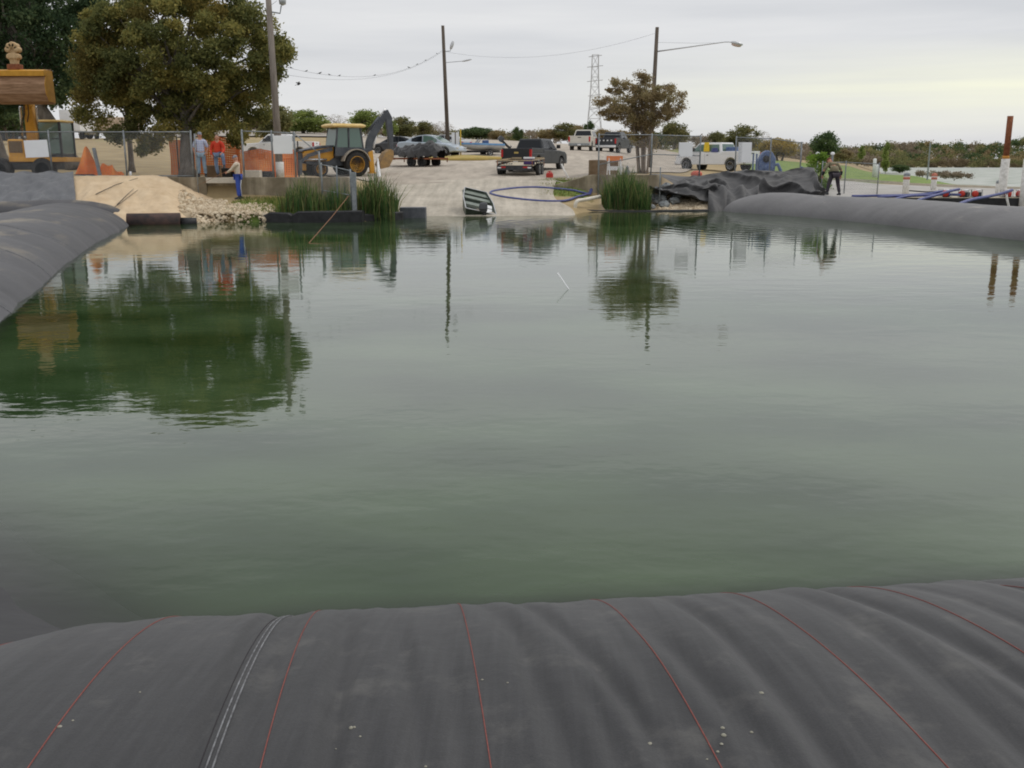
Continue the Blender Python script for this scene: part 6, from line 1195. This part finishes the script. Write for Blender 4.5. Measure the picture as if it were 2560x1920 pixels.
hose('long blue hose sloping from the tube up to the pump by the rusty pile', [wp(2398, 41.0, .52), wp(2430, 43.0, .62), wp(2470, 44.8, .68), wp(2505, 45.9, .78), wp(2530, 46.8, .90)], .07)
hose('short blue hose end hanging over the dock at the low fence', [wp(2222, 44.6, .38), wp(2235, 45.4, .52), wp(2262, 46.2, .62), wp(2290, 46.7, .66)], .06)
hose('black suction hose slack between the banded post and the pumps', [wp(2262, 49, .82), wp(2290, 49, .78), wp(2320, 48.8, .75), wp(2350, 48.4, .80)], .03, m_black)
hose('white pipe hanging from the dock right of the rusty pile', [wp(2516, 46.4, .72), wp(2518, 46.2, .5), wp(2523, 46.1, .1)], .055, m_wpost)
stuff(MB().grid(lambda a, b: (xr(2110, 48) + a * 3.4, 46.5 + b * .7, zg(xr(2110, 48) + a * 3.4, 47) + .09 + .04 * math.sin(a * 20)), 20, 4).build('sandbags', m_concw, None, True), 'pale sand strip under the low fence beside the dock', 'sand')

# ================================================================== PEOPLE
def skinned(V, E, Rr, sub=2, root=0):
    me = bpy.data.meshes.new('sk'); me.from_pydata([tuple(v) for v in V], E, []); o = bpy.data.objects.new('sk', me); COL.objects.link(o)
    o.modifiers.new('s', 'SKIN'); m = o.modifiers.new('u', 'SUBSURF'); m.levels = sub; m.render_levels = sub
    for i, r in enumerate(Rr): sv = me.skin_vertices[0].data[i]; sv.radius = r if hasattr(r, '__len__') else (r, r); sv.use_root = (i == root)
    dg = bpy.context.evaluated_depsgraph_get(); ev = o.evaluated_get(dg); m2 = ev.to_mesh(); vs = [tuple(v.co) for v in m2.vertices]; fs = [tuple(p.vertices) for p in m2.polygons]; ev.to_mesh_clear(); bpy.data.objects.remove(o); return vs, fs
def person(label, loc, rz, J, shirt, trousers, cap=None, hair=None, long_sleeve=False, shoes=None, jacket_low=None, stripe=None, scale=1.0, build_=1.0):
    """J: joints; faces local -Y"""
    t = thing('person', label, 'person', loc, rz); t.scale = (scale,) * 3; k = build_
    D = dict(pel=(0, 0, .95), bel=(0, 0, 1.10), che=(0, 0, 1.30), nb=(0, .01, 1.47), nt=(0, 0, 1.55), h=(0, -.015, 1.655), sl=(-.19, 0, 1.42), el=(-.25, .02, 1.14), wl=(-.26, -.06, .90), pl=(-.26, -.08, .83), sr=(.19, 0, 1.42), er=(.25, .02, 1.14), wr=(.26, -.06, .90), pr=(.26, -.08, .83), hl=(-.10, 0, .90), kl=(-.11, -.02, .50), al=(-.12, .02, .10), hr=(.10, 0, .90), kr=(.11, -.02, .50), ar=(.12, .02, .10)); D.update(J)
    D = {a: Vector(b) for a, b in D.items()}
    def sk(names, edges, rad, sub=2): i = {n: q for q, n in enumerate(names)}; return skinned([D[n] for n in names], [(i[a], i[b]) for a, b in edges], rad, sub)
    body = MB(); body.add(*sk(['pel', 'bel', 'che', 'nb', 'nt', 'h', 'sl', 'el', 'wl', 'pl', 'sr', 'er', 'wr', 'pr', 'hl', 'kl', 'al', 'hr', 'kr', 'ar'],
        [('pel', 'bel'), ('bel', 'che'), ('che', 'nb'), ('nb', 'nt'), ('nt', 'h'), ('nb', 'sl'), ('sl', 'el'), ('el', 'wl'), ('wl', 'pl'), ('nb', 'sr'), ('sr', 'er'), ('er', 'wr'), ('wr', 'pr'), ('pel', 'hl'), ('hl', 'kl'), ('kl', 'al'), ('pel', 'hr'), ('hr', 'kr'), ('kr', 'ar')],
        [.12, .115, .125, .075, .058, .08, .055, .042, .028, .034, .055, .042, .028, .034, .085, .058, .04, .085, .058, .04]))
    hd = D['h']; fwd = Vector(J.get('look', (0, -1, 0))).normalized(); sd = fwd.cross(Vector((0, 0, 1))).normalized(); up = sd.cross(fwd).normalized(); RM = Matrix((sd, -fwd, up)).transposed()
    hq = lambda v: hd + RM @ Vector(v)
    body.ell(hd + RM @ Vector((0, -.005, .015)), (.078, .098, .118), 18, 12, RM); body.ell(hq((0, -.035, -.055)), (.052, .055, .05), 12, 8, RM)
    body.ell(hq((0, -.105, -.005)), (.013, .02, .026), 8, 6, RM)
    for s in (1, -1): body.ell(hq((s * .08, .005, 0)), (.012, .022, .032), 8, 6, RM)
    for s in ('l', 'r'):
        w = D['w' + s]; p = D['p' + s]; d_ = (p - w).normalized(); side = d_.cross(Vector((0, -1, .2))).normalized(); nn = side.cross(d_)
        for f_, ln in ((-1.5, .062), (-.5, .072), (.5, .078), (1.5, .07)):
            a = p + side * f_ * .017; pts = [a, a + d_ * ln * .5 - nn * .004, a + d_ * ln * .8 - nn * .022, a + d_ * ln - nn * .04]; body.tube(pts, [.0105, .0098, .009, .007], 7)
        a = w.lerp(p, .6); sg = 1 if s == 'l' else -1; body.tube([a, a + side * sg * .04 + d_ * .02, a + side * sg * .045 + d_ * .055 - nn * .01], [.014, .012, .008], 7)
    body.build('body', m_skin, t, True)
    fc = MB(); [fc.ell(hq((s * .03, -.092, .015)), (.012, .008, .007), 8, 5, RM) for s in (1, -1)]; fc.build('eyes', m_black, t, True)
    MB().ell(hq((0, -.094, -.05)), (.024, .008, .006), 8, 5, RM).build('mouth', M('lips', (.35,.12,.09)) if 'lips' not in bpy.data.materials else bpy.data.materials['lips'], t, True)
    a_end = .75 if not long_sleeve else 1.0
    DD2 = dict(D); ns = ['pel', 'bel', 'che', 'nb', 'sl', 'el', 'sr', 'er']; ed = [('pel', 'bel'), ('bel', 'che'), ('che', 'nb'), ('nb', 'sl'), ('sl', 'el'), ('nb', 'sr'), ('sr', 'er')]; rd = [.165 * k, .165 * k, .17 * k, .10, .085, .064, .085, .064]
    if long_sleeve: ns += ['wl', 'wr']; ed += [('el', 'wl'), ('er', 'wr')]; rd += [.048, .048]
    rd = [(r, r * .74) if n in ('pel', 'bel', 'che') else r for n, r in zip(ns, rd)]
    sh = MB(); sh.add(*sk(ns, ed, rd)); so2 = sh.build('shirt' if not jacket_low else 'vest', shirt, t, True)
    if jacket_low: jl = MB(); jl.add(*sk(['pel', 'bel'], [('pel', 'bel')], [(.205 * k, .17), (.19 * k, .155)])); jl.build('jacket_hem', jacket_low, t, True); js = MB(); [js.add(*sk([a, b], [(a, b)], [.072, .058])) for a, b in (('el', 'wl'), ('er', 'wr'))]; js.build('sleeves', jacket_low, t, True)
    tr = MB(); tr.add(*sk(['pel', 'hl', 'kl', 'al', 'hr', 'kr', 'ar'], [('pel', 'hl'), ('hl', 'kl'), ('kl', 'al'), ('pel', 'hr'), ('hr', 'kr'), ('kr', 'ar')], [(.16 * k, .125), .108, .082, .066, .108, .082, .066])); tr.build('trousers', trousers, t, True)
    if stripe:
        st = MB(); st.tube([D['hl'] + Vector((-.04, .085, 0)), D['kl'] + Vector((-.03, .062, 0)), D['al'] + Vector((-.02, .048, 0))], [.045, .036, .03], 8); st.build('trouser_stripe', stripe[0], t, True)
    for s in ('l', 'r'):
        a = D['a' + s]; f2 = Vector(J.get('toe', (0, -1, 0))).normalized(); MB().loft([[a + f2 * x + f2.cross(Vector((0, 0, 1))) * y + Vector((0, 0, z - .10)) for y, z in ((-w_, 0), (w_, 0), (w_ * .8, hh), (-w_ * .8, hh))] for x, w_, hh in ((-.09, .035, .10), (-.02, .045, .12), (.08, .05, .08), (.18, .035, .05))]).build('shoe', shoes or m_dark, t, False, .012)
    if cap:
        MB().loft([[hq((r * math.cos(q), r * 1.22 * math.sin(q) + .0, z)) for q in np.linspace(0, 2 * PI, 16, endpoint=False)] for r, z in ((.086, .045), (.088, .075), (.075, .115), (.045, .14), (.01, .15))]).build('cap', cap, t, True)
        MB().loft([[hq((x, -.09 - e * (1 - abs(x) * 7), .055 + dz)) for e, dz in ((0, 0), (.08, -.015), (.08, -.008), (0, .008))] for x in (-.07, -.03, .03, .07)]).build('cap_peak', cap, t)
    if hair: MB().loft([[hq((r * math.cos(q), r * 1.2 * math.sin(q) + .02, z)) for q in np.linspace(0, 2 * PI, 16, endpoint=False)] for r, z in ((.078, .03), (.086, .06), (.078, .10), (.05, .13), (.01, .142))]).build('hair', hair, t, True)
    return t
def plaid(name, c1, c2, c3):
    m = M(name, c1, rough=.85); N = m.node_tree.nodes; L = m.node_tree.links; b = N['Principled BSDF']; tc = N.new('ShaderNodeTexCoord'); col = None
    prev = None
    for ax, sc_ in (('X', 14), ('Z', 14)):
        w = N.new('ShaderNodeTexWave'); w.bands_direction = ax; w.inputs['Scale'].default_value = sc_ / 6.28 * 1.6; L.new(tc.outputs['Object'], w.inputs[0]); r = ramp(N, [(.45, (0, 0, 0)), (.6, (1, 1, 1))]); L.new(w.outputs[0], r.inputs[0])
        mx = N.new('ShaderNodeMixRGB'); mu = N.new('ShaderNodeMath'); mu.operation = 'MULTIPLY'; mu.inputs[1].default_value = .55; L.new(r.outputs[0], mu.inputs[0]); L.new(mu.outputs[0], mx.inputs[0])
        if prev is None: mx.inputs[1].default_value = (*c1, 1)
        else: L.new(prev, mx.inputs[1])
        mx.inputs[2].default_value = (*(c2 if ax == 'X' else c3), 1); prev = mx.outputs[0]
    L.new(prev, b.inputs['Base Color']); return m
m_jean = M('pale_jeans', (.17,.25,.34), (.32,.41,.49), .9, 6, .8, 14, bdist=.04); m_jean2 = M('blue_jeans', (.12,.17,.28), (.22,.28,.38), .9, 6)
m_capg = M('grey_cap', (.22,.23,.27), (.30,.31,.35), .8, 8)
z1 = zw + .012
person('person in pale blue plaid shirt, light jeans and grey cap standing on the wall', wp(506, 42.35, z1), R(14), dict(look=(.25, -1, -.05), el=(-.29, .03, 1.16), wl=(-.24, -.06, .95), pl=(-.20, -.09, .90), er=(.28, .05, 1.16), wr=(.24, -.10, .98), pr=(.20, -.14, .94), al=(-.13, .02, .1), ar=(.14, .02, .1)), plaid('plaid_cloth', (.50,.54,.68), (.22,.26,.50), (.62,.66,.76)), m_jean, cap=m_capg, scale=1.02, build_=1.05)
person('person in red jacket and jeans resting one foot on a black bucket', wp(549, 42.5, z1), R(0), dict(bel=(0, -.01, 1.08), che=(.01, -.05, 1.28), nb=(.01, -.08, 1.43), nt=(.02, -.11, 1.50), h=(.03, -.13, 1.60), look=(.1, -1, -.15), sl=(-.19, -.07, 1.37), el=(-.28, -.05, 1.10), wl=(-.24, -.15, .88), pl=(-.21, -.19, .82), sr=(.21, -.08, 1.37), er=(.30, -.10, 1.12), wr=(.25, -.26, .98), pr=(.22, -.30, .95), hr=(.11, -.03, .92), kr=(.27, -.30, .90), ar=(.29, -.22, .46), al=(-.06, .02, .10)), M('red_jacket', (.52,.035,.015), (.68,.07,.03), .8, 3, .3, 12), m_jean2, hair=M('grey_brown_hair', (.20,.15,.12), rough=.9), long_sleeve=True, build_=1.12, scale=1.0)
fp = wp(598, 41.35, zg(X(598, 41.35, .8), 41.35)); person('person in cream long-sleeved shirt, blue trousers and grey cap facing left below the wall', fp, R(-90), dict(bel=(0, -.02, 1.10), che=(0, -.01, 1.30), look=(0.05, -1, -.35), h=(0, -.05, 1.64), nt=(0, -.02, 1.55), sl=(-.19, -.02, 1.41), el=(-.22, -.22, 1.22), wl=(-.12, -.42, 1.12), pl=(-.09, -.48, 1.11), sr=(.19, -.02, 1.41), er=(.22, -.20, 1.20), wr=(.12, -.40, 1.08), pr=(.08, -.46, 1.07), hl=(-.09, 0, .92), hr=(.09, 0, .92), kl=(-.08, -.02, .5), kr=(.09, .0, .5)), M('cream_shirt', (.56,.46,.34), (.74,.64,.52), .85, 7, .8, 14, bdist=.04), M('royal_blue_trousers', (.03,.06,.32), (.05,.10,.42), .8, 4), cap=m_capg, long_sleeve=True, stripe=(m_white, 1), build_=.98, scale=.99)
Mf = Matrix.Rotation(R(-90), 3, 'Z'); hb = fp + Mf @ Vector((0, -.50, 1.10))
tag(MB().tube([hb + Vector((.2, 0, .06)), hb, hb + Vector((-1.1, -.3, -.55))], [.012, .011, .005], 6).build('fishing_rod', m_rope, None), 'thin rod held out to the left by the person in the cream shirt', 'rod')
kp_ = wp(2083, 43.0, .80); person('person in khaki vest and black jacket seen from behind on the pale tube, head bent', kp_, R(180 + 8), dict(pel=(0, 0, .86), bel=(0, -.05, 1.0), che=(0, -.16, 1.16), nb=(.03, -.26, 1.28), nt=(.05, -.33, 1.32), h=(.07, -.40, 1.37), look=(.1, -1, -.9), sl=(-.21, -.24, 1.24), el=(-.37, -.18, 1.0), wl=(-.40, -.25, .80), pl=(-.40, -.28, .74), sr=(.21, -.24, 1.24), er=(.38, -.20, 1.0), wr=(.37, -.32, .80), pr=(.35, -.36, .74), hl=(-.11, 0, .82), hr=(.11, 0, .82), kl=(-.20, -.06, .46), al=(-.25, .02, .10), kr=(.20, -.06, .46), ar=(.27, .0, .12)), M('khaki_vest', (.17,.145,.09), (.25,.22,.14), .9, 5, .6, 14), M('dark_trousers', (.035,.032,.042), (.07,.055,.065), .9, 5), cap=M('red_brown_cap', (.16,.05,.04), rough=.8), jacket_low=m_black, build_=1.3, scale=1.04)
